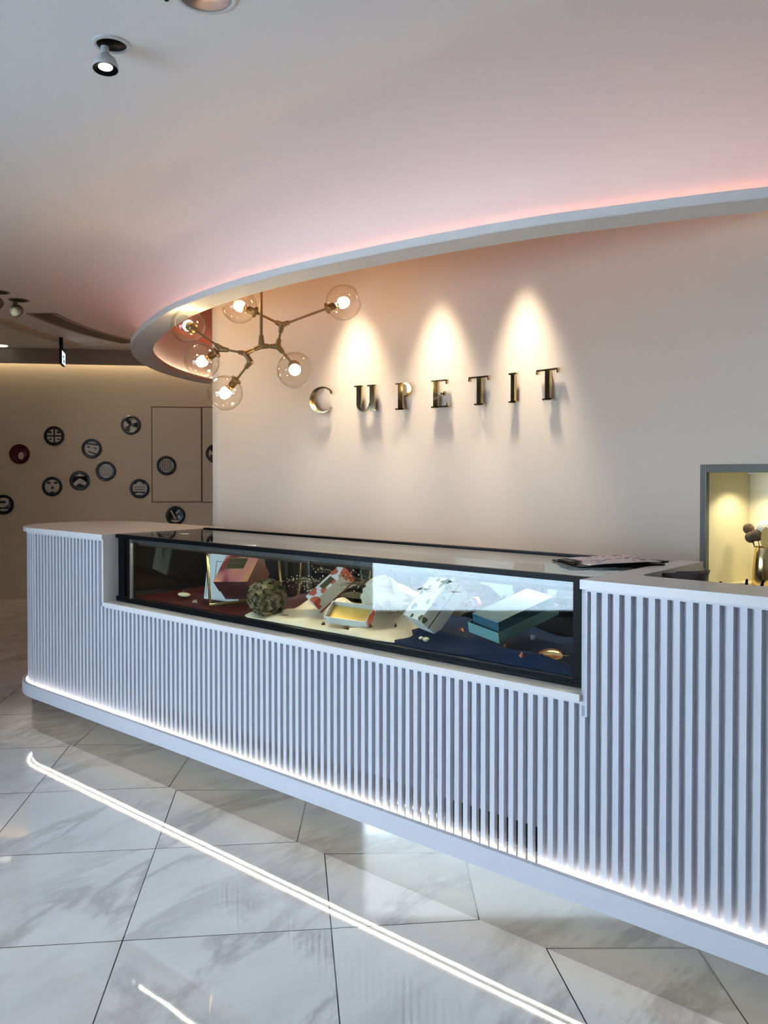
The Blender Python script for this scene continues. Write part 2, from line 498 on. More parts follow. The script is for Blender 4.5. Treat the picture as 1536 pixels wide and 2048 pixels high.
window('window_1', WA, WB, WZ0, WZ1, 1)
bm = bmesh.new(); c = (WA + WB) / 2; R = Matrix.Rotation(math.atan2(wdir.y, wdir.x), 3, 'Z')
bx(bm, (c.x, c.y, WZ0 / 2), ((WB - WA).length, .14, WZ0), R); bx(bm, (c.x, c.y, (WZ1 + ZC) / 2), ((WB - WA).length, .14, ZC - WZ1), R)
d2 = Vector((-2.80, -2.6, 0)) - WB; bx(bm, (WB.x + d2.x / 2, WB.y + d2.y / 2, ZC / 2), (d2.length, .14, ZC), Matrix.Rotation(math.atan2(d2.y, d2.x), 3, 'Z'))
struct(finish(bm, 'wall_street', M['farceil']))
bm = bmesh.new(); c2 = c + wn * .75; bx(bm, (c2.x, c2.y, .006), ((WB - WA).length + .4, 1.3, .012), R); struct(finish(bm, 'added_floor_mat', M['mat']))  # dark mat added out of view, darkens the lower reflection in the case glass
bm = bmesh.new(); bx(bm, (.25, YN, ZC / 2), (6.3, .12, ZC)); struct(finish(bm, 'wall_rear', M['ceil']))
# street outside
bm = bmesh.new(); bx(bm, (0, 0, -.16), (60, 60, .1)); struct(finish(bm, 'ground', M['pave']))

# ================================================================== COUNTER
PER = .0323
UL = 2.41; RR = .34; VB = .68; UC, UE = 1.72, -.70; URT = -2.9
ZT = 1.05; ZL = .741; ZB = .185
counter = thing('reception_counter', 'long white counter with vertical slat front and rounded left end on mirror plinth', 'counter', cp(.5, .3, 0))


def end_path(off, n=20, u_in=UC):
    """plan outline of the left block, pushed out by off: front edge -> round end -> back edge"""
    r = RR + off
    pts = [(u_in, -off)]
    for k in range(n + 1):
        t = -PI / 2 + PI * k / n; pts.append((UL + r * math.cos(t), RR + r * math.sin(t)))
    pts.append((u_in, VB + off)); return pts


def prism_uv(bm, pts, z0, z1, mi=0):
    a = [bm.verts.new(cp(u, v, z0)) for u, v in pts]; b = [bm.verts.new(cp(u, v, z1)) for u, v in pts]
    n = len(pts); fs = []
    for k in range(n):
        f = bm.faces.new((a[k], a[(k + 1) % n], b[(k + 1) % n], b[k])); fs.append(f); f.material_index = mi
    t = [bm.faces.new(a), bm.faces.new(b)]
    for f in t: f.material_index = mi
    bmesh.ops.triangulate(bm, faces=t)


# plinth (mirror polished steel), follows the same outline
pl = end_path(-.028)[1:-1]
prof_uv = [(URT, .028)] + pl + [(-.72, VB - .03), (-.72, .30), (URT, .30)]
bm = bmesh.new(); prism_uv(bm, prof_uv, 0, ZB); finish(bm, 'plinth', M['plinth'], counter)
# band / skirting lip above the plinth
bd = end_path(.016, u_in=UC)[1:-1]
bdi = end_path(-.002, u_in=UC)[1:-1]
bm = bmesh.new()
outer_uv = [(URT, -.016)] + bd + [(-.72, VB + .016)]
inner_uv = [(URT, .002)] + bdi + [(-.72, VB - .002)]
za = [(outer_uv, ZB), (outer_uv, .246), (inner_uv, .246), (inner_uv, .206)]
rows = [[bm.verts.new(cp(u, v, z)) for u, v in pts] for pts, z in za]
for A, B in zip(rows, rows[1:]): strip(bm, A, B, closed=False, smooth=False)
deep_uv = [(URT, .045)] + end_path(-.045)[1:-1] + [(-.72, VB - .045)]
d1 = [bm.verts.new(cp(u, v, .206)) for u, v in deep_uv]; d0 = [bm.verts.new(cp(u, v, ZB)) for u, v in deep_uv]
strip(bm, rows[-1], d1, closed=False, smooth=False); strip(bm, rows[0], d0, closed=False, smooth=False)
finish(bm, 'base_band', M['white'], counter)


def led_ribbon(name, off, w, z, h, m):
    bm = bmesh.new()
    A = [(URT, -off)] + end_path(off)[1:-1] + [(1.0, VB + off)]; B = [(URT, -off + w)] + end_path(off - w)[1:-1] + [(1.0, VB + off - w)]
    q = [[bm.verts.new(cp(u, v, zz)) for u, v in P] for P, zz in ((A, z), (B, z), (B, z + h), (A, z + h))]
    for X, Y in zip(q, q[1:] + q[:1]): strip(bm, X, Y, closed=False, smooth=False)
    return finish(bm, name, m, counter)


led_ribbon('light_strip', -.004, .006, .222, .008, M['led'])
led_ribbon('light_strip', -.008, .008, ZB - .007, .005, M['led2'])

# slats: pattern meshes, one per block
SV = .012; SD = .016; SW = .0162
def slats_straight(bm, u0, u1, z0, z1):
    k0 = math.ceil(u0 / PER); k = k0
    while k * PER + SW <= u1 + 1e-6:
        u = k * PER; bu(bm, u, u + SW, SV, SV + SD, z0, z1); k += 1


slots = (-.56, 1.44)
# middle front
bm = bmesh.new()
slats_straight(bm, UE - .012, UC, .23, ZL - .028)
bu(bm, UE, UC, SV + SD, SV + SD + .012, .335, ZL - .02)
bu(bm, UE, slots[0], SV + SD, SV + SD + .012, .205, .335); bu(bm, slots[1], UC, SV + SD, SV + SD + .012, .205, .335)
bu(bm, UE, UC, SV, SV + SD, ZL - .028, ZL - .02)
finish(bm, 'slatted_front', M['white'], counter)
bm = bmesh.new(); bu(bm, slots[0], slots[1], .060, .066, .205, .36); bu(bm, slots[0], slots[1], .038, .066, .36, .366); finish(bm, 'vent_grille', M['blackgloss'], counter)
# ledge in front of the case
bm = bmesh.new(); bu(bm, UE, UC, -.0, .60, ZL - .02, ZL, bev=.001); finish(bm, 'ledge', M['stone'], counter)
# right block
bm = bmesh.new()
slats_straight(bm, URT, UE - .018, .23, ZT - .032); bu(bm, URT, UE, SV + SD, SV + SD + .012, .205, ZT - .025)
bu(bm, URT, UE, SV, SV + SD, ZT - .032, ZT - .025); bu(bm, UE - .016, UE, SV, SV + SD, ZL - .06, ZT - .025)
finish(bm, 'slatted_front', M['white'], counter)
bm = bmesh.new()
bu(bm, UE - .012, UE, SV, .66, ZL, ZT - .02); bu(bm, URT, UE - .012, .04, .19, .205, ZT - .02); bu(bm, UE - .08, UE - .012, .04, .66, .205, ZT - .02)
finish(bm, 'core', M['white'], counter)
top = [(URT, 0), (UE, 0), (UE, .665), (UE - .075, .665), (UE - .078, .225)] + [(UE - .078 - .035 + .035 * math.cos(t), .19 + .035 - .035 * math.sin(t)) for t in [PI / 2 * k / 6 for k in range(1, 7)]] + [(URT, .19)]
bm = bmesh.new(); prism_uv(bm, top, ZT - .025, ZT); finish(bm, 'countertop', M['stone'], counter)
# left block
bm = bmesh.new()
slats_straight(bm, UC + .036, UL, .23, ZT - .032); slats_straight(bm, UC - PER + .002, UC + .036 + SW, .23, ZL - .024)
r0 = RR - SV - SD; r1 = RR - SV; nk = int(PI * r1 / PER)
for k in range(nk + 1):
    t = -PI / 2 + (k + .35) * PER / r1; c = (UL + (r0 + r1) / 2 * math.cos(t), RR + (r0 + r1) / 2 * math.sin(t))
    R = RUV @ Matrix.Rotation(t, 3, 'Z'); bx(bm, cp(*c, (.23 + ZT - .032) / 2), (SD, SW, ZT - .032 - .23), R)
k = 0
while UL - k * PER > UC: bu(bm, UL - k * PER - SW, UL - k * PER, VB - SV - SD, VB - SV, .23, ZT - .032); k += 1
bu(bm, UC, UC + .022, SV, SV + SD, ZL - .02, ZT - .025)
prism_uv(bm, end_path(-SV), ZT - .032, ZT - .025)
prism_uv(bm, end_path(-SV - SD), .205, ZT - .03)
finish(bm, 'slatted_front', M['white'], counter)
bm = bmesh.new(); bu(bm, UC - .004, UC + .01, 0, VB, ZL, ZT - .02); finish(bm, 'end_panel', M['stone'], counter)
bm = bmesh.new(); prism_uv(bm, end_path(.006, u_in=UC - .004), ZT - .022, ZT); finish(bm, 'countertop', M['stone'], counter)

# staff desk behind the right block
bm = bmesh.new(); bu(bm, URT, UE - .10, .20, .62, .735, .765)
bu(bm, UE - .14, UE - .11, .22, .60, 0, .735); bu(bm, URT, URT + .03, .22, .60, 0, .735)
tag(finish(bm, 'staff_desk', M['smoke']), 'low grey staff desk behind the right part of the white counter', 'desk')

# ================================================================== DISPLAY CASE
case = thing('display_case', 'long low black framed glass display case set into the white counter', 'display case', cp(.5, .3, ZL))
U0, U1, V0, V1 = -.695, 1.715, .065, .585
UG = 1.60     # left end of the front pane
bm = bmesh.new(); bu(bm, U0, U1, V0, V1, ZL + .001, ZL + .022); finish(bm, 'case_floor', M['dark'], case)
bm = bmesh.new()
for v, z in ((V0 - .004, ZL + .004), (V0 + .006, ZL + .014)): bu(bm, U0, U1 - .01, v, v + .012, z - .003, z + .009)
bu(bm, U0, UG, V0 - .002, V0 + .001, ZL + .014, ZL + .019)
finish(bm, 'bottom_track', M['dark'], case)
bm = bmesh.new(); bu(bm, U0, UG, V0 - .003, V0 - .0005, ZL + .009, ZL + .012); finish(bm, 'track_trim', M['steel'], case)
bm = bmesh.new(); bu(bm, U0, U1, V0 - .002, V0 + .016, ZT - .018, ZT - .001); finish(bm, 'top_rail', M['dark'], case)
bm = bmesh.new(); bu(bm, U0, U1, V1 - .03, V1, ZT - .016, ZT + .004); finish(bm, 'top_rail', M['dark'], case)
bm = bmesh.new(); bu(bm, U0, UG, V0 + .035, V0 + .048, ZT - .050, ZT - .034); finish(bm, 'inner_rail', M['dark'], case)
for ua, ub, va, vb in ((UG, UG + .022, V0, V0 + .03), (U1 - .05, U1, V0 + .012, V0 + .04), (U0, U0 + .052, V0 + .002, V0 + .03), (U0, U0 + .03, V1 - .03, V1), (U1 - .03, U1, V1 - .03, V1)):
    bm = bmesh.new(); bu(bm, ua, ub, va, vb, ZL + .002, ZT - .004); finish(bm, 'corner_post', M['dark'], case)
bm = bmesh.new(); bu(bm, UG - .008, UG - .001, V0 - .001, V0 + .012, ZL + .02, ZT - .014); finish(bm, 'chrome_edge', M['steel'], case)
bm = bmesh.new(); bu(bm, U0 + .05, UG - .004, V0 + .003, V0 + .009, ZL + .018, ZT - .012); finish(bm, 'front_pane', M['glassf'], case)
bm = bmesh.new(); bu(bm, U0, U1, V0 + .014, V1 - .028, ZT - .007, ZT - .001); finish(bm, 'top_pane', M['glass'], case)
bm = bmesh.new(); bu(bm, U1 - .012, U1 - .004, V0 + .03, V1 - .02, ZL + .02, ZT - .01); finish(bm, 'end_pane', M['blackgloss'], case)
bm = bmesh.new(); bu(bm, U0 + .004, U0 + .012, V0 + .03, V1 - .02, ZL + .02, ZT - .01); finish(bm, 'end_pane', M['blackgloss'], case)
bm = bmesh.new(); bu(bm, U0, U1, V1 - .018, V1 - .010, ZL + .02, ZT - .012); finish(bm, 'back_pane', M['blackgloss'], case)
bm = bmesh.new(); bu(bm, U0 + .06, UG, V1 - .125, V1 - .032, ZT - .026, ZT - .014)
for v in (V1 - .115, V1 - .085, V1 - .05):
    u = U0 + .07
    while u < UG - .02: bu(bm, u, u + .007, v, v + .010, ZT - .014, ZT - .0115); u += .0125
lb = finish(bm, 'light_bar', M['housing'], case)
bm = bmesh.new(); bu(bm, U0 + .07, UG - .02, V1 - .058, V1 - .040, ZT - .034, ZT - .0305); finish(bm, 'light_tube', M['caseled'], lb)
bm = bmesh.new(); bu(bm, U0 + .06, UG, V0 + .020, V0 + .036, ZT - .030, ZT - .012); bu(bm, U0 + .06, UG, V0 + .018, V0 + .020, ZT - .036, ZT - .012); lb = finish(bm, 'light_bar', M['railgrey'], case)
bm = bmesh.new(); bu(bm, U0 + .07, UG - .02, V0 + .023, V0 + .033, ZT - .034, ZT - .0305); finish(bm, 'light_tube', M['caseled'], lb)

# ---- cloths
ZF = ZL + .024


def cloth(name, m, u0, u1, v0, v1, hf, label, nu=70, nv=36, edge=None):
    bm = bmesh.new(); g = []
    for i in range(nu + 1):
        row = []
        for j in range(nv + 1):
            a, b = i / nu, j / nv; u = u0 + (u1 - u0) * a; v = v0 + (v1 - v0) * b
            if edge: du = edge(b); u = u0 + du[0] + (u1 + du[1] - u0 - du[0]) * a
            h = hf(u, v); e = min(1, min(a, 1 - a) * 14, min(b, 1 - b) * 14)
            row.append(bm.verts.new(cp(u, v, ZF + .0015 + max(0, h) * e)))
        g.append(row)
    lo = [[bm.verts.new(Vector(vt.co) - Vector((0, 0, .0012))) for vt in row] for row in g]
    for G in (g, lo):
        for i in range(nu):
            for j in range(nv): bm.faces.new((G[i][j], G[i + 1][j], G[i + 1][j + 1], G[i][j + 1])).smooth = True
    for i in range(nu):
        for j in (0, nv): bm.faces.new((g[i][j], g[i + 1][j], lo[i + 1][j], lo[i][j]))
    for j in range(nv):
        for i in (0, nu): bm.faces.new((g[i][j], g[i][j + 1], lo[i][j + 1], lo[i][j]))
    return tag(finish(bm, name, m), label, 'cloth')


sn = math.sin
cloth('velvet_cloth', M['velvet'], .80, 1.62, .085, .54, lambda u, v: .006 + .006 * sn(31 * u + 9 * v) + .005 * sn(17 * u - 40 * v) + .05 * max(0, (v - .30)) ** 1.0 * (1 + sn(23 * u + 12 * v)),
      'dark red velvet cloth lying in the left part of the glass display case')
cloth('cream_cloth', M['cream'], .04, .86, .088, .54, lambda u, v: .012 + .006 * sn(19 * u + 28 * v) + .004 * sn(44 * u - 21 * v) + .12 * math.exp(-((u - .30) / .13) ** 2 - ((v - .44) / .10) ** 2) + .05 * max(0, v - .25) * (1 + sn(40 * u)),
      'cream cloth lying in rumpled folds in the middle of the glass display case', edge=lambda b: (.10 * b - .02, -.02 + .03 * sn(9 * b)))
cloth('navy_cloth', M['navy'], -.645, .135, .086, .54, lambda u, v: .004 + .003 * sn(27 * u + 14 * v) + .028 * math.exp(-((v - .25 - .25 * u) / .04) ** 2) * (1 if u < .06 else .3) + .09 * max(0, v - .28) * (1 + .5 * sn(21 * u)),
      'navy blue cloth lying in the right part of the glass display case', edge=lambda b: (0, .09 * b - .03))

# ---- boxes
def rotm(w):
    w = Vector(w); return Matrix.Rotation(w.length, 3, w.normalized())


def boxlocal(bm, x0, x1, y0, y1, z0, z1, mi=0, bev=0):
    bx(bm, ((x0 + x1) / 2, (y0 + y1) / 2, (z0 + z1) / 2), (x1 - x0, y1 - y0, z1 - z0), None, mi, bev)


def place(o, c, R):
    """build in local space first, then pose"""
    s_ = o.scale.x; o.matrix_world = Matrix.Translation(Vector(c)) @ R.to_4x4() @ Matrix.Scale(s_, 4)


def part(bm, name, m, parent, smooth=False):
    me = bpy.data.meshes.new(name); bmesh.ops.recalc_face_normals(bm, faces=bm.faces); bm.to_mesh(me); bm.free()
    for x in (m if isinstance(m, (list, tuple)) else [m]): me.materials.append(x)
    if smooth:
        for p in me.polygons: p.use_smooth = True
    o = bpy.data.objects.new(name, me); COL.objects.link(o); o.parent = parent; return o      # parent space


def text_mesh(bm, s, size, mtx, depth=.0004, mi=0, gap=1.0):
    cu = bpy.data.curves.new('t', 'FONT'); cu.body = s; cu.size = size; cu.extrude = depth / 2; cu.align_x = 'CENTER'; cu.align_y = 'CENTER'; cu.space_character = gap
    ob = bpy.data.objects.new('t', cu); COL.objects.link(ob)
    dg = bpy.context.evaluated_depsgraph_get(); me = bpy.data.meshes.new_from_object(ob.evaluated_get(dg))
    n0 = len(bm.verts); f0 = len(bm.faces); bm.from_mesh(me); bm.verts.ensure_lookup_table(); bm.faces.ensure_lookup_table()
    bmesh.ops.transform(bm, matrix=mtx, verts=bm.verts[n0:])
    for f in bm.faces[f0:]: f.material_index = mi
    bpy.data.objects.remove(ob); bpy.data.curves.remove(cu); bpy.data.meshes.remove(me)


M['boxA'] = swirl('marbled_pink_orange', [(.38, (.28, .035, .03)), (.46, (.72, .22, .20)), (.53, (.85, .36, .14)), (.60, (.42, .07, .04))], 3.5, .4, 1.2)
M['boxAd'] = mat('dark_maroon_card', (.11, .03, .028), .45)
M['labelk'] = mat('olive_black_label', (.07, .06, .025), .35)
M['cardwhite'] = mat('white_card', (.80, .79, .74), .5)
M['red'] = mat('coral_red_print', (.62, .11, .06), .5)
M['maroon'] = mat('maroon_card', (.18, .02, .02), .5)
M['teal'] = mat('teal_card', (.16, .33, .34), .45, noise=.12, nscale=30)
M['teald'] = mat('deep_blue_card', (.03, .11, .17), .45)
M['leafk'] = mat('dark_green_print', (.05, .07, .04), .5)
M['golds'] = mat('gold_card', (.72, .50, .14), .35, metal=.7)

bA = thing('gift_box', 'large pink and orange marbled gift box with dark label, tilted inside a gold frame', 'gift box', (0, 0, 0))
w, h, d = .170, .150, .118
bm = bmesh.new(); boxlocal(bm, -w / 2 + .003, w / 2 - .003, -h / 2 + .003, h / 2 - .003, -d / 2, d / 2 - .03, bev=.001); part(bm, 'box_base', M['boxAd'], bA)
bm = bmesh.new(); boxlocal(bm, -w / 2, w / 2, -h / 2, h / 2, d / 2 - .062, d / 2, bev=.001); part(bm, 'lid', M['boxAd'], bA)
bm = bmesh.new(); boxlocal(bm, -w / 2, w / 2, -h / 2, h / 2, d / 2, d / 2 + .0006); part(bm, 'lid_print', M['boxA'], bA)
bm = bmesh.new(); boxlocal(bm, -w / 2 + .03, w / 2 - .05, -.002, .058, d / 2 + .0006, d / 2 + .0014, 0); lb = part(bm, 'label', M['labelk'], bA)
bm = bmesh.new()
x0, x1, y0, y1, z = -w / 2 + .03, w / 2 - .05, -.002, .058, d / 2 + .0014
for a in ((x0, x1, y0, y0 + .0016), (x0, x1, y1 - .0016, y1), (x0, x0 + .0016, y0, y1), (x1 - .0016, x1, y0, y1)): boxlocal(bm, *a, z, z + .0004)
text_mesh(bm, 'CUPETIT', .014, Matrix.Translation(((x0 + x1) / 2, (y0 + y1) / 2, z + .0003)), gap=1.35)
part(bm, 'lettering', M['gold'], lb)
place(bA, (-.6097, 3.6483, .882), rotm((.7222, -.2014, -.3596)))

bR = thing('gift_box', 'white gift box with red flower print and small dark label, leaning on cream cloth', 'gift box')
w, h, d = .0653, .1869, .0646
bm = bmesh.new(); boxlocal(bm, -w / 2, w / 2, -h / 2, h / 2, -d / 2 + .008, d / 2, bev=.001); part(bm, 'lid', M['cardwhite'], bR)
bm = bmesh.new(); boxlocal(bm, -w / 2 + .001, w / 2 - .001, -h / 2 + .001, h / 2 - .001, -d / 2, -d / 2 + .008); part(bm, 'box_base', M['maroon'], bR)
bm = bmesh.new(); e = .0005


def blob(bm, c, r, mtx, n=14, seed=0, depth=.0006, clip=None, mi=0):
    rnd = random.Random(seed); pts = []
    for k in range(n):
        a = 2 * PI * k / n; rr = r * (1 + .16 * sn(3 * a + seed) + .08 * rnd.uniform(-1, 1)); x, y = c[0] + rr * math.cos(a), c[1] + rr * sn(a)
        if clip: x = min(max(x, clip[0]), clip[1]); y = min(max(y, clip[2]), clip[3])
        if not pts or (Vector((x, y)) - Vector(pts[-1])).length > 1e-5: pts.append((x, y))
    prism(bm, pts, 0, depth, mtx, mi)


top_m = Matrix.Translation((0, 0, d / 2)); cl = (-w / 2, w / 2, -h / 2, h / 2)
for k, (c, r) in enumerate([((.02, .088), .022), ((-.022, .055), .017), ((-.018, -.062), .019), ((.024, .02), .012), ((.02, -.03), .014), ((.026, -.085), .022), ((.03, .062), .014)]): blob(bm, c, r, top_m, seed=k, clip=cl)
side_m = Matrix(((0, 0, 1, w / 2), (0, 1, 0, 0), (-1, 0, 0, 0), (0, 0, 0, 1)))
for k, (c, r) in enumerate([((-.02, .078), .022), ((-.025, -.085), .022), ((.0, -.088), .012), ((.012, .085), .012)]): blob(bm, c, r, side_m, seed=9 + k, clip=(-d / 2, d / 2 - .008, -h / 2, h / 2))
part(bm, 'flower_print', M['red'], bR)
bm = bmesh.new(); boxlocal(bm, -.018, .016, -.028, .032, d / 2, d / 2 + .0012); lb = part(bm, 'label', M['labelk'], bR)
bm = bmesh.new(); z = d / 2 + .0012
for a in ((-.018, .016, -.028, -.0265), (-.018, .016, .0305, .032), (-.018, -.0165, -.028, .032), (.0145, .016, -.028, .032)): boxlocal(bm, *a, z, z + .0004)
part(bm, 'gold_border', M['gold'], lb)
place(bR, (-.2107, 3.3636, .874), rotm((.8112, -.1314, -1.0538)))

bD = thing('gift_box', 'large white gift box printed with dark green leaf dots, standing between cream and navy cloth', 'gift box')
w, h, d = .1166, .1862, .0874
bm = bmesh.new(); boxlocal(bm, -w / 2, w / 2, -h / 2, h / 2, -d / 2 + .045, d / 2, bev=.001); part(bm, 'lid', M['cardwhite'], bD)
bm = bmesh.new(); boxlocal(bm, -w / 2, w / 2, -h / 2, h / 2, -d / 2, -d / 2 + .041, bev=.001); part(bm, 'box_base', M['cardwhite'], bD)
bm = bmesh.new(); boxlocal(bm, -w / 2 + .0006, w / 2 - .0006, -h / 2 + .0006, h / 2 - .0006, -d / 2 + .041, -d / 2 + .045); part(bm, 'seam', M['maroon'], bD)
bm = bmesh.new(); top_m = Matrix.Translation((0, 0, d / 2)); cl = (-w / 2, w / 2, -h / 2, h / 2)
for k, (c, r) in enumerate([((-.03, -.05), .013), ((.0, .07), .010), ((.028, -.02), .010), ((.05, -.082), .012), ((-.02, .035), .007), ((.035, .05), .009), ((-.045, .005), .009), ((-.004, -.085), .008)]): blob(bm, c, r, top_m, seed=k + 20, clip=cl)
side_m = Matrix(((0, 0, 1, w / 2), (0, 1, 0, 0), (-1, 0, 0, 0), (0, 0, 0, 1)))
for k, (c, r) in enumerate([((-.034, -.02), .009), ((-.03, -.08), .011), ((-.03, .06), .010), ((-.02, .02), .007)]): blob(bm, c, r, side_m, seed=30 + k, clip=(-d / 2, d / 2, -h / 2, h / 2))
part(bm, 'leaf_print', M['leafk'], bD)
bm = bmesh.new()
for a in ((-.03, .034, .028, .029), (-.03, .034, -.038, -.037), (-.03, -.029, -.038, .029), (.033, .034, -.038, .029)): boxlocal(bm, *a, d / 2, d / 2 + .0005)
part(bm, 'label_outline', M['golds'], bD)
place(bD, (.1766, 2.926, .884), rotm((.8022, -.4358, -1.0397)))

bT = thing('gift_box', 'flat teal gift box lying open with its box sitting in the lid on navy cloth', 'gift box')
w, h, d, t = .1426, .2742, .0351, .002
bm = bmesh.new()
boxlocal(bm, -w / 2, w / 2, -h / 2, h / 2, -d / 2, -d / 2 + t)
for a in ((-w / 2, -w / 2 + t, -h / 2, h / 2), (w / 2 - t, w / 2, -h / 2, h / 2), (-w / 2 + t, w / 2 - t, -h / 2, -h / 2 + t), (-w / 2 + t, w / 2 - t, h / 2 - t, h / 2)): boxlocal(bm, *a, -d / 2, d / 2)
part(bm, 'lid', M['teal'], bT)
bm = bmesh.new(); boxlocal(bm, -w / 2 + .008, w / 2 - .014, -h / 2 + .016, h / 2 - .004, -d / 2 + .002, d / 2 + .026, bev=.001); part(bm, 'box_base', M['teald'], bT)
bm = bmesh.new(); boxlocal(bm, -w / 2 + .0085, w / 2 - .0145, -h / 2 + .0165, h / 2 - .0045, d / 2 + .026, d / 2 + .0275); part(bm, 'top_card', M['teal'], bT)
place(bT, (.427, 2.7879, .856), rotm((.2792, -.0152, -.9428)))

# gold lined open lid
bG = thing('open_box_lid', 'open white box lid lined in gold with red flower corner, lying on cream cloth', 'box')
w, h, d, t = .150, .070, .030, .002
bm = bmesh.new()
boxlocal(bm, -w / 2, w / 2, -h / 2, h / 2, -d / 2, -d / 2 + t)
for a in ((-w / 2, -w / 2 + t, -h / 2, h / 2), (w / 2 - t, w / 2, -h / 2, h / 2), (-w / 2 + t, w / 2 - t, -h / 2, -h / 2 + t), (-w / 2 + t, w / 2 - t, h / 2 - t, h / 2)): boxlocal(bm, *a, -d / 2, d / 2)
part(bm, 'lid', M['cardwhite'], bG)
bm = bmesh.new(); boxlocal(bm, -w / 2 + t, w / 2 - t, -h / 2 + t, h / 2 - t, -d / 2 + t, -d / 2 + .012); part(bm, 'lining', M['golds'], bG)
bm = bmesh.new(); side_m = Matrix(((0, 0, 1, w / 2), (1, 0, 0, 0), (0, 1, 0, 0), (0, 0, 0, 1)))
blob(bm, (-.008, 0), .02, side_m, seed=3, clip=(-h / 2, h / 2, -d / 2, d / 2)); blob(bm, (.02, .0), .012, side_m, seed=5, clip=(-h / 2, h / 2, -d / 2, d / 2))
part(bm, 'flower_print', M['red'], bG)
pg = onz(700, 1229, .822); bG.scale = (1.14, 1.14, 1.14)
place(bG, pg, Matrix.Rotation(math.radians(-28), 3, 'Z') @ Matrix.Rotation(math.radians(38), 3, 'X') @ Matrix.Rotation(math.radians(3), 3, 'Y'))

# ---- picture frames
def rect_frame(name, A, Bp, height, lean, wd, dp, label, m, picture=None, cat='picture frame'):
    """A, Bp bottom corners (world), lean = horizontal shift vector of the top"""
    t = thing(name, label, cat, A)
    x = (Bp - A); L = x.length; x.normalize(); up = (Vector((0, 0, 1)) * height + lean); hl = up.length; up.normalize(); z = x.cross(up).normalized()
    R = Matrix((x, up, z)).transposed()
    bm = bmesh.new()
    for a in ((0, L, 0, wd), (0, L, hl - wd, hl), (0, wd, wd, hl - wd), (L - wd, L, wd, hl - wd)): boxlocal(bm, *a, -dp / 2, dp / 2, bev=.0012)
    for a in ((wd * .9, L - wd * .9, wd * .9, wd * 1.2), (wd * .9, L - wd * .9, hl - wd * 1.2, hl - wd * .9)): boxlocal(bm, *a, -dp / 2 + .001, dp / 2 - .001)
    part(bm, 'frame', m, t)
    if picture: picture(t, L, hl, dp)
    t.matrix_world = Matrix.Translation(A) @ R.to_4x4(); return t


def pic_fn(t, L, hl, dp):
    bm = bmesh.new(); boxlocal(bm, .004, L - .004, .004, hl - .004, -.002, .001); part(bm, 'mount', M['cardwhite'], t)
    bm = bmesh.new()
    for a in ((L * .25, L * .78, hl * .35, hl * .36), (L * .25, L * .78, hl * .80, hl * .81), (L * .25, L * .265, hl * .35, hl * .81), (L * .765, L * .78, hl * .35, hl * .81)): boxlocal(bm, *a, -.0028, .0018)
    for k, (a, b, r) in enumerate([(.45, .5, .012), (.55, .62, .014), (.48, .70, .010)]): blob(bm, (L * a, hl * b), r, Matrix.Translation((0, 0, -.003)), seed=k + 50, depth=.0052)
    part(bm, 'print', M['ink'], t)


rect_frame('picture_frame', cp(1.065, .105, ZF + .014), cp(.93, .395, ZF + .014), .225, UU * .035, .010, .012, 'empty gold picture frame standing upright around the marbled gift box', M['gold'])
rect_frame('picture_frame', cp(1.235, .205, ZF + .018), cp(1.11, .30, ZF + .018), .205, UU * -.03 + VV * .03, .006, .008, 'white picture with dark print standing behind the upright gold frame', M['cardwhite'], pic_fn)
rect_frame('picture_frame', cp(.985, .53, ZF + .012), cp(.55, .53, ZF + .012), .21, VV * .02, .011, .012, 'gold picture frame leaning against the dark back of the display case', M['gold'])
rect_frame('picture_frame', cp(1.50, .47, ZF + .04), cp(1.28, .51, ZF + .04), .17, UU * .03 + VV * .02, .008, .010, 'small white framed picture at the back left of the display case', M['cardwhite'], pic_fn)

# ---- dried hydrangea
M['petal'] = mat('dried_petals', (.165, .14, .065), .7, noise=.7, nscale=35)
M['twig'] = mat('twig', (.12, .07, .03), .8)
hy = thing('dried_hydrangea', 'round dried brown green hydrangea head lying at the front of the cream cloth', 'flower')
hc = onz(538, 1206, .84) ; hc = cp(.765, .165, .838)
bm = bmesh.new(); rnd = random.Random(7); RH = .070
for k in range(430):
    zc = 1 - 2 * (k + .5) / 430; a = k * 2.39996; rr = math.sqrt(1 - zc * zc); n = Vector((rr * math.cos(a), rr * math.sin(a), zc * .92))
    p = hc + n * RH * rnd.uniform(.78, 1.12); n = (n + Vector((rnd.uniform(-.7, .7), rnd.uniform(-.7, .7), rnd.uniform(-.7, .7)))).normalized()
    m = frame_to(n, up=(rnd.uniform(-1, 1), rnd.uniform(-1, 1), .3), loc=p); s = rnd.uniform(.010, .016)
    c0 = bm.verts.new(m @ Vector((0, 0, -.002))); q = []
    for j in range(8):
        t = 2 * PI * j / 8; r = s * (1 if j % 2 == 0 else .62); q.append(bm.verts.new(m @ Vector((r * math.cos(t), r * math.sin(t), .003 + .002 * rnd.random()))))
    for j in range(8): bm.faces.new((c0, q[j], q[(j + 1) % 8])).smooth = True
sphere(bm, hc, RH * .84, 2)
part(bm, 'flower_head', M['petal'], hy)
bm = bmesh.new(); tube(bm, [hc + Vector((0, 0, -.055)), hc + UU * -.05 + Vector((0, 0, -.064)), hc + UU * -.11 + VV * .01 + Vector((0, 0, -.058))], .002, 6)
sphere(bm, hc + UU * -.055 + VV * -.05 + Vector((0, 0, -.052)), .016, 2, (1.2, .5, .5)); part(bm, 'stem', M['twig'], hy)

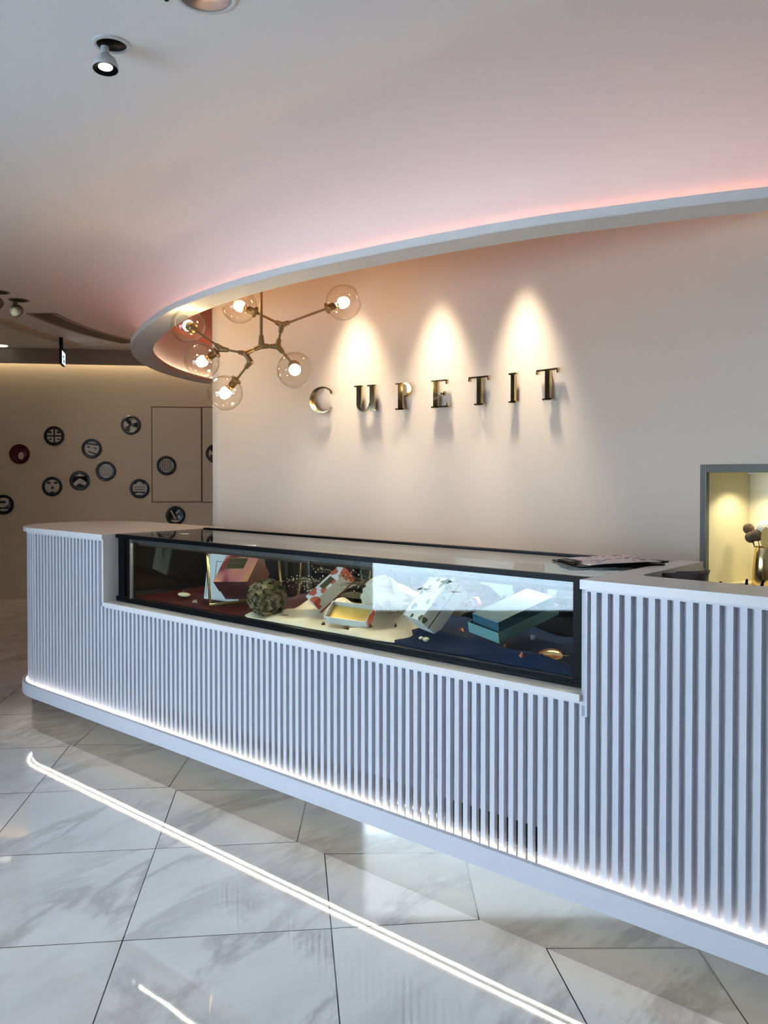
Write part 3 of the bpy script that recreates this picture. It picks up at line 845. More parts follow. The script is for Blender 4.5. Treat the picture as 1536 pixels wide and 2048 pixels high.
# ---- baby's breath sprig
M['tiny'] = mat('tiny_cream_flowers', (.75, .70, .50), .7)
sp = thing('baby_breath_sprig', 'sprig of tiny cream dried flowers lying behind the brown hydrangea', 'flower')
base = cp(.36, .42, .90); bm = bmesh.new(); bf = bmesh.new(); rnd = random.Random(3)
for k in range(34):
    tip = cp(rnd.uniform(.50, .72), rnd.uniform(.30, .40), rnd.uniform(.865, .955)) if k < 20 else cp(rnd.uniform(.68, .84), rnd.uniform(.26, .34), rnd.uniform(.865, .90))
    mid = (base + tip) / 2 + Vector((rnd.uniform(-.01, .01), rnd.uniform(-.01, .01), rnd.uniform(-.008, .006)))
    tube(bm, [base, mid, tip], .0006, 4)
    for j in range(5):
        p = mid.lerp(tip, rnd.uniform(.55, 1.0)) + Vector([rnd.uniform(-.012, .012) for _ in range(3)]); sphere(bf, p, rnd.uniform(.0018, .0034), 1)
        tube(bm, [mid.lerp(tip, .6), p], .0004, 3)
part(bm, 'stems', M['twig'], sp); part(bf, 'flowers', M['tiny'], sp)['kind'] = 'stuff'

# ---- small things
M['biscuit'] = mat('pale_glaze', (.78, .68, .42), .35)
mac = thing('glazed_biscuit', 'oval pale yellow biscuit with a small twig lying on the dark red velvet', 'biscuit', (0, 0, 0))
p = cp(1.375, .20, ZF + .022); bm = bmesh.new(); sphere(bm, p, .04, 3, (1, .5, .24), rot=RUV); part(bm, 'biscuit', M['biscuit'], mac)
bm = bmesh.new(); tube(bm, [p + Vector((0, 0, .0085)) + UU * -.004, p + Vector((0, 0, .013)), p + UU * .014 + Vector((0, 0, .017))], [.003, .0045, .0015], 6); part(bm, 'twig', M['twig'], mac)

dish = thing('gold_dish', 'small oval gold dish with scalloped rim lying on navy cloth at front right', 'dish', (0, 0, 0))
p = onz(1103, 1314, .790); bm = bmesh.new(); Rd = Matrix.Translation(p) @ Matrix.Rotation(math.radians(-20), 4, 'Z') @ Matrix.Rotation(math.radians(24), 4, 'X') @ Matrix.Diagonal((1.0, .78, 1, 1))
seg = 48; rings = []
for r, z in ((.0, 0), (.018, .0003), (.030, .003), (.037, .009), (.0375, .0100), (.030, .005), (.018, .0022), (.0, .002)):
    rings.append([bm.verts.new(Rd @ Vector(((r * (1 + (.03 * sn(12 * 2 * PI * k / seg) if r > .033 else 0)) + 1e-4) * math.cos(2 * PI * k / seg), (r + 1e-4) * math.sin(2 * PI * k / seg), z))) for k in range(seg)])
for A, B in zip(rings, rings[1:]): strip(bm, A, B)
part(bm, 'bowl', M['gold'], dish)
bm = bmesh.new(); text_mesh(bm, 'S', .016, Rd @ Matrix.Translation((0, 0, .0035)), depth=.001); part(bm, 'embossed_mark', M['golds'], dish)
bm = bmesh.new(); tube(bm, [p + Vector((-.035, .008, .004)), p + Vector((-.065, .012, .000))], [.0025, .0015], 6); part(bm, 'handle', M['gold'], dish)
bm = bmesh.new(); tube(bm, [p + Vector((.036, -.004, .004)), p + Vector((.05, -.008, .004))], [.003, .002], 6); part(bm, 'handle', M['gold'], dish)

M['pebble'] = mat('brown_dried_petal', (.14, .05, .035), .6)
M['stonec'] = mat('cream_pebble', (.70, .63, .42), .5)
M['copper'] = mat('copper', (.55, .22, .12), .3, metal=1)
for X, Y, r, mm, lab, cat, nm in (
        (693, 1257, .012, 'pebble', 'curled dark red dried petal on cream cloth in front of the gold lined lid', 'petal', 'dried_petal'),
        (646, 1248, .008, 'pebble', 'small dark dried petal on cream cloth below the red flower printed box', 'petal', 'dried_petal'),
        (741, 1253, .011, 'pebble', 'dark dried petal on cream cloth at the right corner of the gold lined lid', 'petal', 'dried_petal'),
        (791, 1252, .007, 'pebble', 'tiny reddish petal on cream cloth left of the leaf dotted box', 'petal', 'dried_petal'),
        (852, 1279, .011, 'stonec', 'cream pebble on navy cloth below the leaf dotted box, right one of two', 'pebble', 'pebble'),
        (842, 1276, .008, 'stonec', 'smaller cream pebble beside another on navy cloth below the leaf dotted box', 'pebble', 'pebble'),
        (922, 1261, .012, 'copper', 'copper coloured petal on navy cloth left of the teal box', 'petal', 'dried_petal'),
        (1009, 1296, .009, 'copper', 'copper coloured petal on navy cloth below the front corner of the teal box', 'petal', 'dried_petal'),
        (1044, 1312, .010, 'copper', 'dull bronze petal on navy cloth left of the gold dish', 'petal', 'dried_petal'),
        (390, 1204, .011, 'stonec', 'small grey petal on dark red velvet left of the gold frame corner', 'petal', 'dried_petal')):
    p = onz(X, Y, .792); bm = bmesh.new()
    if cat == 'pebble': sphere(bm, p, r, 2, (1, .8, .7))
    else:
        rnd = random.Random(int(X)); m = Matrix.Translation(p) @ Matrix.Rotation(rnd.uniform(0, 6), 4, 'Z')
        for lay in range(3):
            q = []
            for k in range(10):
                t = 2 * PI * k / 10; rr = r * (1 - .25 * lay) * (1 + .25 * sn(3 * t + lay + X)); q.append(bm.verts.new(m @ Vector((rr * math.cos(t), rr * .75 * math.sin(t), .004 * lay + .004 * sn(2 * t + lay)))))
            c0 = bm.verts.new(m @ Vector((0, 0, -.002 + .004 * lay))); c1 = bm.verts.new(m @ Vector((0, 0, -.004 + .004 * lay)))
            for k in range(10): bm.faces.new((c0, q[k], q[(k + 1) % 10])); bm.faces.new((c1, q[(k + 1) % 10], q[k]))
    tag(finish(bm, nm, M[mm], smooth=True), lab, cat)
p = onz(1066, 1275, .812); bm = bmesh.new(); bx(bm, p, (.014, .006, .014), Matrix.Rotation(-.3, 3, 'Z'), bev=.002); tag(finish(bm, 'metal_stud', M['steel']), 'small square silver stud on navy cloth right of the teal box', 'stud')
M['shell'] = swirl('red_white_marble', [(.42, (.75, .70, .66)), (.52, (.55, .10, .12))], 30, .4)
p = onv(946, 1208, .36); bm = bmesh.new(); bx(bm, p, (.055, .03, .035), RUV @ Matrix.Rotation(.5, 3, 'Y'), bev=.006); tag(finish(bm, 'soap_bar', M['shell']), 'small red and white piece between the leaf dotted box and the teal box', 'soap')
# small cream pouch folded behind the gold lined lid
bm = bmesh.new(); q = bmesh.ops.create_uvsphere(bm, u_segments=64, v_segments=32, radius=1)
pc = cp(.30, .36, .86)
for v in bm.verts:
    a = math.atan2(v.co.y, v.co.x); z = v.co.z; f = 1 + .10 * sn(7 * a + 2 * z) + .06 * sn(13 * a - 3 * z) + .38 * mnoise.noise(v.co * 1.9) + .16 * abs(mnoise.noise(v.co * 4.5))
    v.co = pc + UU * v.co.x * .115 * f + VV * v.co.y * .055 * f + Vector((0, 0, z * .062 * (1 + .35 * sn(2.2 * v.co.x + .8))  * (1 + .06 * sn(9 * a))))
tag(finish(bm, 'cloth_pouch', M['cream'], smooth=True), 'bunched cream cloth behind the gold lined lid and beside the leaf dotted box', 'cloth')

# ---- clipboard on the case
cb = thing('clipboard', 'black clipboard holding a handwritten paper on the right end of the glass case', 'clipboard', (0, 0, 0))
zc = ZT + .007
c1, c2, c3, c4 = onz(1104, 1117, zc), onz(1158, 1132, zc), onz(1330, 1126.5, zc), onz(1262, 1111.5, zc)
def quad_slab(bm, q, z0, z1, mi=0):
    a = [bm.verts.new((p.x, p.y, z0)) for p in q]; b = [bm.verts.new((p.x, p.y, z1)) for p in q]
    for k in range(4): bm.faces.new((a[k], a[(k + 1) % 4], b[(k + 1) % 4], b[k]))
    bm.faces.new(a); bm.faces.new(b)
bm = bmesh.new(); quad_slab(bm, (c1, c2, c3, c4), ZT + .0005, ZT + .0045); part(bm, 'board', M['dark'], cb)
def bil(a, b, z): return Vector(((c1.lerp(c2, b)).lerp(c4.lerp(c3, b), a).x, (c1.lerp(c2, b)).lerp(c4.lerp(c3, b), a).y, z))
bm = bmesh.new(); N = 16; g = []
for i in range(N + 1):
    a = .14 + .84 * i / N; g.append([bm.verts.new(bil(a, .04 + .92 * j / 6, ZT + .006 + .007 * sn(PI * (a - .14)) + .0015 * sn(9 * a + j))) for j in range(7)])
lo = [[bm.verts.new(v.co - Vector((0, 0, .0012))) for v in r] for r in g]
for G in (g, lo):
    for i in range(N):
        for j in range(6): bm.faces.new((G[i][j], G[i + 1][j], G[i + 1][j + 1], G[i][j + 1])).smooth = True
for i in range(N):
    for j in (0, 6): bm.faces.new((g[i][j], g[i + 1][j], lo[i + 1][j], lo[i][j]))
for j in range(6):
    for i in (0, N): bm.faces.new((g[i][j], g[i][j + 1], lo[i][j + 1], lo[i][j]))
part(bm, 'paper', M['paper'], cb)
bm = bmesh.new(); rnd = random.Random(2)
for k in range(7):
    b = .15 + .11 * k; a = rnd.uniform(.24, .34)
    while a < .85:
        L = rnd.uniform(.03, .10); pts = [bil(a + L * t / 6, b + .02 * sn(9 * t + k), ZT + .0065 + .007 * sn(PI * (a + L * t / 6 - .14)) + .0014) for t in range(7)]
        if rnd.random() < .6: tube(bm, pts, .0006, 4)
        a += L + rnd.uniform(.02, .08)
part(bm, 'handwriting', M['ink'], cb)
bm = bmesh.new(); m0 = bil(.02, .2, ZT + .006); m1 = bil(.02, .8, ZT + .006); tube(bm, [m0, m1], .004, 8); m2 = bil(.09, .3, ZT + .012); m3 = bil(.09, .7, ZT + .012)
tube(bm, [m0, m2, m3, m1], .0022, 6); quad_slab(bm, (bil(.0, .3, 0), bil(.0, .7, 0), bil(.16, .62, 0), bil(.16, .38, 0)), ZT + .010, ZT + .012); part(bm, 'clip', M['dark'], cb)

# ================================================================== SIGN LETTERS
def glyph(ch):
    """list of polygons in a unit-high box; returns polys, width"""
    S, TH = .205, .055            # stem, thin stroke
    B = lambda x0, x1, y0, y1: [(x0, y0), (x1, y0), (x1, y1), (x0, y1)]
    if ch == 'C':
        P = []; W_ = .95; n = 40; a0, a1 = math.radians(38), math.radians(322); o_, i_ = [], []
        for k in range(n + 1):
            t = a0 + (a1 - a0) * k / n; th = .06 + .10 * max(0, -math.cos(t)) ** .8
            o_.append((.49 + .49 * math.cos(t), .5 + .52 * math.sin(t))); i_.append((.49 + (.49 - th) * math.cos(t) + .015, .5 + (.52 - th) * math.sin(t)))
        for k in range(n): P.append([o_[k], o_[k + 1], i_[k + 1], i_[k]])
        P.append([(.80, .80), (.875, .82), (.86, .70), (.82, .74)])
        return P, W_
    if ch == 'U':
        P = [B(.10, .10 + S, .30, 1), B(.66, .66 + S, 0, 1), B(0, .34, .94, 1), B(.56, .90, .94, 1), B(.66, .92, 0, .05)]
        n = 20; o_, i_ = [], []
        for k in range(n + 1):
            t = PI + PI * k / n; o_.append((.40 + .30 * math.cos(t), .30 + .32 * math.sin(t))); th = .07 + .10 * max(0, -math.cos(t))
            i_.append((.40 + (.30 - th) * math.cos(t), .30 + (.32 - th * .8) * math.sin(t)))
        for k in range(n): P.append([o_[k], o_[k + 1], i_[k + 1], i_[k]])
        return P, .92
    if ch == 'P':
        P = [B(.12, .12 + S, 0, 1), B(0, .40, 0, .05), B(0, .50, .95, 1)]
        n = 24; o_, i_ = [], []
        for k in range(n + 1):
            t = PI / 2 - (PI * 1.05) * k / n; th = .05 + .11 * max(0, math.cos(t)); o_.append((.42 + .29 * math.cos(t), .73 + .27 * math.sin(t))); i_.append((.42 + (.29 - th) * math.cos(t), .73 + (.27 - th * .75) * math.sin(t)))
        for k in range(n): P.append([o_[k], o_[k + 1], i_[k + 1], i_[k]])
        return P, .72
    if ch == 'E':
        return [B(.10, .10 + S, 0, 1), B(0, .72, .95, 1), B(.10, .62, .47, .525), B(0, .76, 0, .055), B(.67, .72, .84, 1), B(.71, .76, 0, .16), B(.58, .62, .42, .58)], .76
    if ch == 'T':
        return [B(.40, .40 + S, 0, 1), B(.02, .94, .945, 1), B(.28, .70, 0, .05), [(.0, .86), (.05, .84), (.08, 1), (.02, 1)], [(.91, .84), (.96, .86), (.94, 1), (.88, 1)]], .96
    if ch == 'I':
        return [B(.12, .12 + S, 0, 1), B(0, .42, .94, 1), B(0, .42, 0, .05)], .42


ZB_L, ZT_L = 1.668, 1.81
names = [('C', 624, 672, 'gold letter C, first of the wall sign, beside the lamp globes'), ('U', 714, 757, 'gold letter U mounted on the curved wall between C and P'),
         ('P', 797, 829, 'gold letter P mounted on the curved wall between U and E'), ('E', 869, 902, 'gold letter E in the middle of the wall sign'),
         ('T', 944, 985, 'gold letter T of the wall sign between E and I'), ('I', 1025, 1040, 'narrow gold letter I of the wall sign between the two Ts'), ('T', 1080, 1124, 'last gold letter T at the right end of the wall sign')]
for ch, xa, xb, lab in names:
    P, gw = glyph(ch); pa, pb = wall_pt(xa), wall_pt(xb); mid = (pa + pb) / 2; n = wall_n(mid.x)
    xdir = (pb - pa).normalized(); wdt = (pb - pa).length; hgt = ZT_L - ZB_L
    m = Matrix((xdir, Vector((0, 0, 1)), n)).transposed().to_4x4(); m.translation = pa + Vector((0, 0, ZB_L)) + n * .016
    bm = bmesh.new(); sx = wdt / gw
    for poly in P: prism(bm, [(x * sx, y * hgt) for x, y in poly], 0, .016, m)
    for q in (.25, .75): pass
    o = finish(bm, 'sign_letter', M['letter']); tag(o, lab, 'letter', 'gold letters of the wall sign')
    bm = bmesh.new(); bxs = {'C': [(.06, .5), (.45, .04), (.45, .97)], 'U': [(.18, .8), (.74, .8), (.74, .1)], 'P': [(.2, .1), (.2, .9)], 'E': [(.18, .1), (.18, .9)], 'T': [(.48, .1), (.48, .9)], 'I': [(.2, .1), (.2, .9)]}[ch]
    bm.free()
    for x, y in bxs:
        bm = bmesh.new(); tube(bm, [m @ Vector((x * sx, y * hgt, .002)), m @ Vector((x * sx, y * hgt, -.017))], .004, 8); finish(bm, 'standoff', M['letter'], o)

# ================================================================== NICHE, VASE, FLOWERS
pL, pR = Vector((nx0, wy(nx0), 0)), Vector((nx1, wy(nx1), 0)); nd = (pR - pL).normalized(); nl = (pR - pL).length; nn = Vector((nd.y, -nd.x, 0))
if nn.dot(-pL) < 0: nn = -nn
Rn = Matrix((nd, nn, Vector((0, 0, 1)))).transposed(); DN = .23
def nb(bm, x0, x1, y0, y1, z0, z1, bev=0):
    c = pL + nd * (x0 + x1) / 2 + nn * (y0 + y1) / 2 + Vector((0, 0, (z0 + z1) / 2)); bx(bm, c, (x1 - x0, y1 - y0, z1 - z0), Rn, 0, bev)
nt = thing('wall_niche', 'lit cream display niche with grey frame set into the right of the wall', 'niche', pL)
bm = bmesh.new(); e = .012
nb(bm, -e, 0, -DN, -.002, NZ0 - e, NZ1 + e); nb(bm, nl, nl + e, -DN, -.002, NZ0 - e, NZ1 + e); nb(bm, -e, nl + e, -DN - e, -DN, NZ0 - e, NZ1 + e)
nb(bm, 0, nl, -DN, -.002, NZ0 - e, NZ0); nb(bm, 0, nl, -DN, -.002, NZ1, NZ1 + e); finish(bm, 'lining', M['niche'], nt)
bm = bmesh.new(); f = .030
nb(bm, -f, 0, -.004, .016, NZ0 - f, NZ1 + f, .003); nb(bm, nl, nl + f, -.004, .016, NZ0 - f, NZ1 + f, .003); nb(bm, 0, nl, -.004, .016, NZ1, NZ1 + f, .003); nb(bm, 0, nl, -.004, .016, NZ0 - f, NZ0, .003)
finish(bm, 'frame', M['smoke'], nt)
bm = bmesh.new(); c = pL + nd * .11 + nn * -.11 + Vector((0, 0, NZ1 - .004)); lathe(bm, [(0, -.003), (.016, -.003), (.02, 0), (.02, .004), (0, .004)], Matrix.Translation(c), 20); finish(bm, 'downlight', M['housing'], nt)
spot('niche_light', c - Vector((0, 0, .012)), c + nd * -.02 + Vector((0, 0, -.4)), P_NICHE, (1, .88, .58), 120, .8, .01)
c = pL + nd * .26 + nn * -.11 + Vector((0, 0, NZ1 - .016)); spot('niche_light', c, c + Vector((0, 0, -.4)), P_NICHE * .6, (1, .88, .58), 120, .8, .01)

va = thing('flower_vase', 'tapered gold vase standing on the sill of the lit wall niche', 'vase')
pv = onz(1524, 1166, NZ0); pv = pL + nd * .168 + nn * -.11 + Vector((0, 0, NZ0)); bm = bmesh.new()
lathe(bm, [(0, 0), (.046, 0), (.048, .006), (.046, .07), (.038, .150), (.036, .154), (.034, .15), (.042, .07), (.042, .01), (0, .008)], Matrix.Translation(pv), 36)
part(bm, 'vessel', M['gold'], va)
M['scab'] = mat('brown_scabiosa', (.13, .085, .05), .9, bump=.6, bscale=250); M['wflower'] = mat('white_flower', (.85, .82, .66), .8)
def puff(name, lab, off, r, m, n=160):
    t = thing(name, lab, 'flower'); c = pv + off; bm = bmesh.new(); sphere(bm, c, r * .82, 2)
    for k in range(n):
        zc = 1 - 2 * (k + .5) / n; a = k * 2.39996; rr = math.sqrt(1 - zc * zc); sphere(bm, c + Vector((rr * math.cos(a), rr * math.sin(a), zc)) * r * .86, r * .16, 1)
    part(bm, 'flower_head', m, t); bm = bmesh.new(); s = pv + Vector((off.x * .2, off.y * .2, .05)); tube(bm, [s, s.lerp(c, .6) + Vector((0, 0, .01)), c], .0016, 5); part(bm, 'stem', M['twig'], t)
puff('dried_flower', 'brown round dried flower leaning furthest left out of the gold vase', nd * -.075 + Vector((0, 0, .215)), .021, M['scab'])
puff('dried_flower', 'lower brown round dried flower beside the rim of the gold vase', nd * -.050 + nn * .02 + Vector((0, 0, .185)), .021, M['scab'])
puff('dried_flower', 'grey brown dried flower just under the white flower in the gold vase', nd * -.022 + nn * .02 + Vector((0, 0, .195)), .023, M['scab'])
puff('white_flower', 'white round flower highest in the gold vase', nd * -.008 + Vector((0, 0, .222)), .027, M['wflower'], 220)
M['yell'] = mat('yellow_leaf', (.55, .36, .10), .6)
bm = bmesh.new(); m = frame_to(nn + Vector((0, 0, .1)), loc=pv + nd * .035 + nn * .03 + Vector((0, 0, .19))); blob(bm, (0, 0), .034, m, n=20, seed=2, depth=.004); tube(bm, [pv + Vector((0, 0, .06)), pv + nd * .035 + nn * .03 + Vector((0, 0, .18))], .0015, 5)
tag(finish(bm, 'dried_leaf', M['yell']), 'flat tan dried leaf at the right side of the gold vase', 'leaf')

# pens in a cup on the staff desk
cup = thing('pen_cup', 'dark pen cup on the staff desk behind the right of the counter', 'cup')
pc = cp(-1.06, .255, .765); bm = bmesh.new(); lathe(bm, [(0, 0), (.045, 0), (.045, .15), (.041, .15), (.041, .006), (0, .006)], Matrix.Translation(pc), 28); part(bm, 'cup', M['dark'], cup)
for X, Y, X0, lab in ((1441, 1163, 1452, 'short black pen tip leaning left above the counter edge'), (1494, 1158, 1489, 'black pen standing almost upright above the counter edge'), (1527, 1160, 1513, 'black pen leaning right above the counter edge')):
    tp = onz(X, Y, 1.045); r = ray(X, Y); t = (cp(-1.0, .27, 0).dot(VV)) / r.dot(VV); tp = CAM + r * t
    r = ray(X0, 1205); b = CAM + r * (t * 1.0)
    dr = (b - tp).normalized(); bm = bmesh.new(); tube(bm, [tp, tp + dr * .012, tp + dr * .15], [.003, .0042, .0042], 8); tag(finish(bm, 'pen', M['dark']), lab, 'pen')

# open bag on the staff desk
M['leather'] = mat('brown_leather', (.055, .038, .032), .5, bump=.3, bscale=120)
bg = thing('brown_bag', 'dark brown open topped bag standing behind the counter left of the lit niche', 'bag')
bc = onv(1360, 1150, .40); bc.z = .765
def bl(x, y, z): return bc + UU * x + VV * y + Vector((0, 0, z))
bm = bmesh.new(); A = []
def brow(sx, sy, z, wob=0):
    q = []
    for k in range(28):
        t = 2 * PI * k / 28; c, s_ = math.cos(t), math.sin(t); x = sx * math.copysign(abs(c) ** .6, c); y = sy * math.copysign(abs(s_) ** .6, s_)
        q.append(bm.verts.new(bl(x, y, z + wob * (sn(3 * t) * .3 - x / sx))))
    return q
rows = [brow(.052, .035, 0), brow(.056, .04, .12), brow(.070, .046, .24, .002), brow(.082, .052, .278, .008), brow(.079, .049, .278, .008), brow(.066, .042, .24), brow(.048, .03, .01)]
for a_, b_ in zip(rows, rows[1:]): strip(bm, a_, b_)
bm.faces.new(rows[0]); bm.faces.new(rows[-1]); part(bm, 'bag_body', M['leather'], bg)
bm = bmesh.new(); tube(bm, [bl(-.045, -.05, .22), bl(-.03, -.056, .15), bl(.03, -.056, .15), bl(.05, -.05, .22)], .004, 8); part(bm, 'handle', M['leather'], bg)

# ================================================================== CHANDELIER
cd = thing('globe_chandelier', 'branching brass chandelier with six clear glass globes hanging inside the oval ring', 'chandelier')
P3 = lambda X, Y, y: ony(X, Y, y)
hub = P3(522.6, 692, 4.38); hubr = P3(555.4, 693, 4.38); yj = P3(563.8, 650, 4.38); hubl = P3(491, 706.6, 4.36); lj = P3(443.4, 698, 4.42); sj = P3(500.8, 724, 4.36)
globes = [  # attach node, socket px, globe px, depth
    (yj, (515, 626), (479, 612), 4.45), (yj, (654, 617), (687, 605), 4.34), (hubr, (574, 722), (589.8, 740), 4.28),
    (lj, (393, 661.8), (376, 651), 4.55), (lj, (420, 713), (404, 723), 4.44), (sj, (470, 762.6), (450.4, 786), 4.40)]
top3 = Vector((hub.x, hub.y, ZC - .035))
bm = bmesh.new(); tube(bm, [hub, top3], .0075, 12); part(bm, 'stem', M['bronze'], cd)
bm = bmesh.new(); lathe(bm, [(0, 0), (.06, 0), (.062, -.012), (.02, -.022), (0, -.022)], Matrix.Translation(top3), 28); part(bm, 'ceiling_rose', M['bronze'], cd)
def joint(c, dirs, nm='joint'):
    bm = bmesh.new(); sphere(bm, c, .016, 2)
    for d in dirs: d = Vector(d).normalized(); tube(bm, [c, c + d * .022, c + d * .040], [.0155, .0135, .0115], 10)
    part(bm, nm, M['bronze'], cd)
def arm(a, b):
    bm = bmesh.new(); tube(bm, [a, b], .0062, 10); part(bm, 'arm', M['bronze'], cd)
for a, b in ((hub, hubr), (hubr, yj), (hub, hubl), (hubl, lj), (hubl, sj)): arm(a, b)
joint(hub, [hubr - hub, hubl - hub, (0, 0, 1.3)]); bm = bmesh.new(); tube(bm, [hub, hub + Vector((0, 0, .055))], [.017, .012], 10); part(bm, 'joint', M['bronze'], cd)
g_dirs = {}
RG = .091
for node, s, gpx, y in globes:
    gc = P3(*gpx, y); sc_ = gc + (P3(*s, y) - gc)
    d = (sc_ - gc).normalized()
    if node is hubr: d = Vector((-.15, .92, .35)).normalized(); 
    if node is lj and s[1] < 700: d = Vector((.42, -.62, -.25)).normalized()
    sock = gc + d * (RG - .004)
    g_dirs.setdefault(id(node), []).append(sock + d * .03 - node); arm(node, sock + d * .008)
    gl = None
    m = frame_to(d, up=(.1, .9, .2), loc=gc)
    bm = bmesh.new(); prof = []
    a0, a1 = math.radians(13), math.radians(153)
    for k in range(25):
        t = a0 + (a1 - a0) * k / 24; prof.append((RG * math.sin(t), RG * math.cos(t)))
    lathe(bm, prof + [(prof[-1][0] * .97, prof[-1][1] * .985)] + [(r * .975, z * .975) for r, z in reversed(prof[:-1])], m, 40); gl = part(bm, 'glass_globe', M['globe'], cd)
    bm = bmesh.new(); lathe(bm, [(0, .10), (.012, .10), (.028, .094), (.030, .088), (.027, .082), (.0185, .078), (.0185, .048), (0, .048)], m, 24); part(bm, 'socket', M['bronze'], cd)
    bm = bmesh.new(); lathe(bm, [(0, .05), (.013, .05), (.015, .038), (.026, .026)], m, 20); part(bm, 'bulb_neck', M['gold'], gl)
    bm = bmesh.new(); sphere(bm, m @ Vector((0, 0, .005)), .029, 3, (1, 1, 1)); part(bm, 'bulb', M['bulb'], gl)
joint(hubr, [hub - hubr, yj - hubr] + g_dirs[id(hubr)]); joint(yj, [hubr - yj] + g_dirs[id(yj)]); joint(hubl, [hub - hubl, lj - hubl, sj - hubl])
joint(lj, [hubl - lj] + g_dirs[id(lj)]); joint(sj, [hubl - sj] + g_dirs[id(sj)])

# ================================================================== WALL WASHERS (inside the ring)
def spotlight(loc, aim, label, group=None, power=0, ang=40, color=(1, .88, .68), scale=1.0, m='housing', drop=.055, recess='dark'):
    """adjustable recessed spotlight: trim ring, dark cup, arm, tilted head with lens"""
    t = thing('ceiling_spotlight', label, 'spotlight', loc, group); T = Matrix.Translation(loc); s = scale
    bm = bmesh.new(); lathe(bm, [(.042 * s, 0), (.044 * s, -.006), (.055 * s, -.004), (.056 * s, 0)], T, 36); finish(bm, 'trim_ring', M[m], t)
    bm = bmesh.new(); lathe(bm, [(0, -.0015), (.043 * s, -.0015), (.043 * s, .0), (0, 0)], T, 36); finish(bm, 'recess', M[recess], t)
    d = (Vector(aim) - Vector(loc)).normalized(); side = Vector((-.022, .012, 0)) * s
    hc = Vector(loc) + side + Vector((0, 0, -drop * s)); mm = frame_to(d, up=(.3, .2, 1), loc=hc)
    bm = bmesh.new(); tube(bm, [Vector(loc) + side * 1.1 + Vector((0, 0, -.001)), hc - d * .02 * s], .012 * s, 12); finish(bm, 'arm', M[m], t)
    bm = bmesh.new(); lathe(bm, [(0, -.030 * s), (.016 * s, -.029 * s), (.030 * s, -.016 * s), (.037 * s, .004 * s), (.038 * s, .014 * s), (.035 * s, .014 * s), (.033 * s, .006 * s), (0, .004 * s)], mm, 32); hd = finish(bm, 'lamp_head', M[m], t)
    bm = bmesh.new(); lathe(bm, [(.020 * s, .006 * s), (.034 * s, .0142 * s), (.036 * s, .0146 * s), (.0362 * s, .010 * s)], mm, 32); finish(bm, 'front_ring', M['dark'], hd)
    bm = bmesh.new(); lathe(bm, [(0, .0065 * s), (.021 * s, .0065 * s), (.021 * s, .0082 * s), (0, .0085 * s)], mm, 24); finish(bm, 'lens', M['lens'], hd)
    if power: spot('spotlight_beam', hc + d * .03 * s, Vector(aim), power, color, ang, 1.0, .05)
    return t


for X, lab in ((720, 'spotlight inside the oval ring aimed at letter U'), (885, 'spotlight inside the oval ring aimed at letter E'), (1055, 'spotlight inside the oval ring aimed at letter I')):
    p = wall_pt(X); n = wall_n(p.x)
    spotlight(p + n * .17 + Vector((0, 0, ZC - .032)), p + n * .10 + Vector((0, 0, 1.62)), lab, 'wall washing spotlights inside the oval ring', P_WASH, 50)

# ceiling spotlights in view
spotlight(onz(223, 88, ZC), onz(223, 88, ZC) + Vector((.03, -.12, -1)), 'white tilted spotlight in the pale ceiling at upper left', None, P_SPOT, 50)
spotlight(onz(38, 600, ZC), onz(38, 600, ZC) + Vector((.5, 3.0, -1.4)), 'small spotlight in the dim ceiling left of the slot vent', None, P_SPOT * 1.4, 60, scale=1.3, m='smoke')
spotlight(onz(-2, 584, ZC), onz(-2, 584, ZC) + Vector((-.2, 3.0, -1.4)), 'spotlight cut by the left picture edge in the dim ceiling', None, P_SPOT * 1.4, 60, scale=1.3, m='smoke')
# big recessed downlight at the top edge
dl = thing('recessed_downlight', 'large round recessed silver downlight at the top edge of the picture', 'downlight', onz(412, -2, ZC)); T = Matrix.Translation(onz(412, -6, ZC))
bm = bmesh.new(); lathe(bm, [(.066, 0), (.068, -.005), (.082, -.003), (.084, 0)], T, 40); finish(bm, 'trim_ring', M['housing'], dl)
bm = bmesh.new(); lathe(bm, [(0, -.001), (.067, -.0035), (.067, 0), (0, 0)], T, 40); finish(bm, 'reflector', M['steel'], dl)
sm = T @ Matrix.Translation((-.108, .012, 0)); bm = bmesh.new(); lathe(bm, [(0, -.003), (.006, -.003), (.007, 0)], sm, 12); tag(finish(bm, 'ceiling_sensor', M['dark']), 'tiny dark sensor dot beside the large silver downlight', 'sensor')
# far small downlight
c = onz(2, 692, 2.595); bm = bmesh.new(); lathe(bm, [(0, -.003), (.06, -.003), (.065, .004)], Matrix.Translation(c), 24); tag(finish(bm, 'recessed_downlight', M['lens']), 'tiny lit round downlight far away at the left picture edge', 'downlight')
# slot vent (curved) and light curved strip
def ribbon(name, pts, w0, z0, z1, m):
    pts = [Vector(p) for p in catmull([tuple(q) for q in pts], 8)]; bm = bmesh.new(); rows = []
    for i, p in enumerate(pts):
        d = (pts[min(i + 1, len(pts) - 1)] - pts[max(i - 1, 0)]).normalized(); n = Vector((-d.y, d.x, 0))
        rows.append([bm.verts.new(Vector((p.x, p.y, 0)) + n * a + Vector((0, 0, z))) for a, z in ((-w0, z0), (w0, z0), (w0, z1), (-w0, z1))])
    for A, B in zip(rows, rows[1:]):
        for j in range(4): bm.faces.new((A[j], A[(j + 1) % 4], B[(j + 1) % 4], B[j]))
    bm.faces.new(rows[0]); bm.faces.new(rows[-1]); return finish(bm, name, m)
M['ventd'] = mat('vent_brown', (.10, .075, .055), .6)
vp = [onz(82, 626, ZC), onz(125, 645, ZC), (onz(170, 661, ZC)), onz(215, 674, ZC), onz(262, 684.5, ZC)]
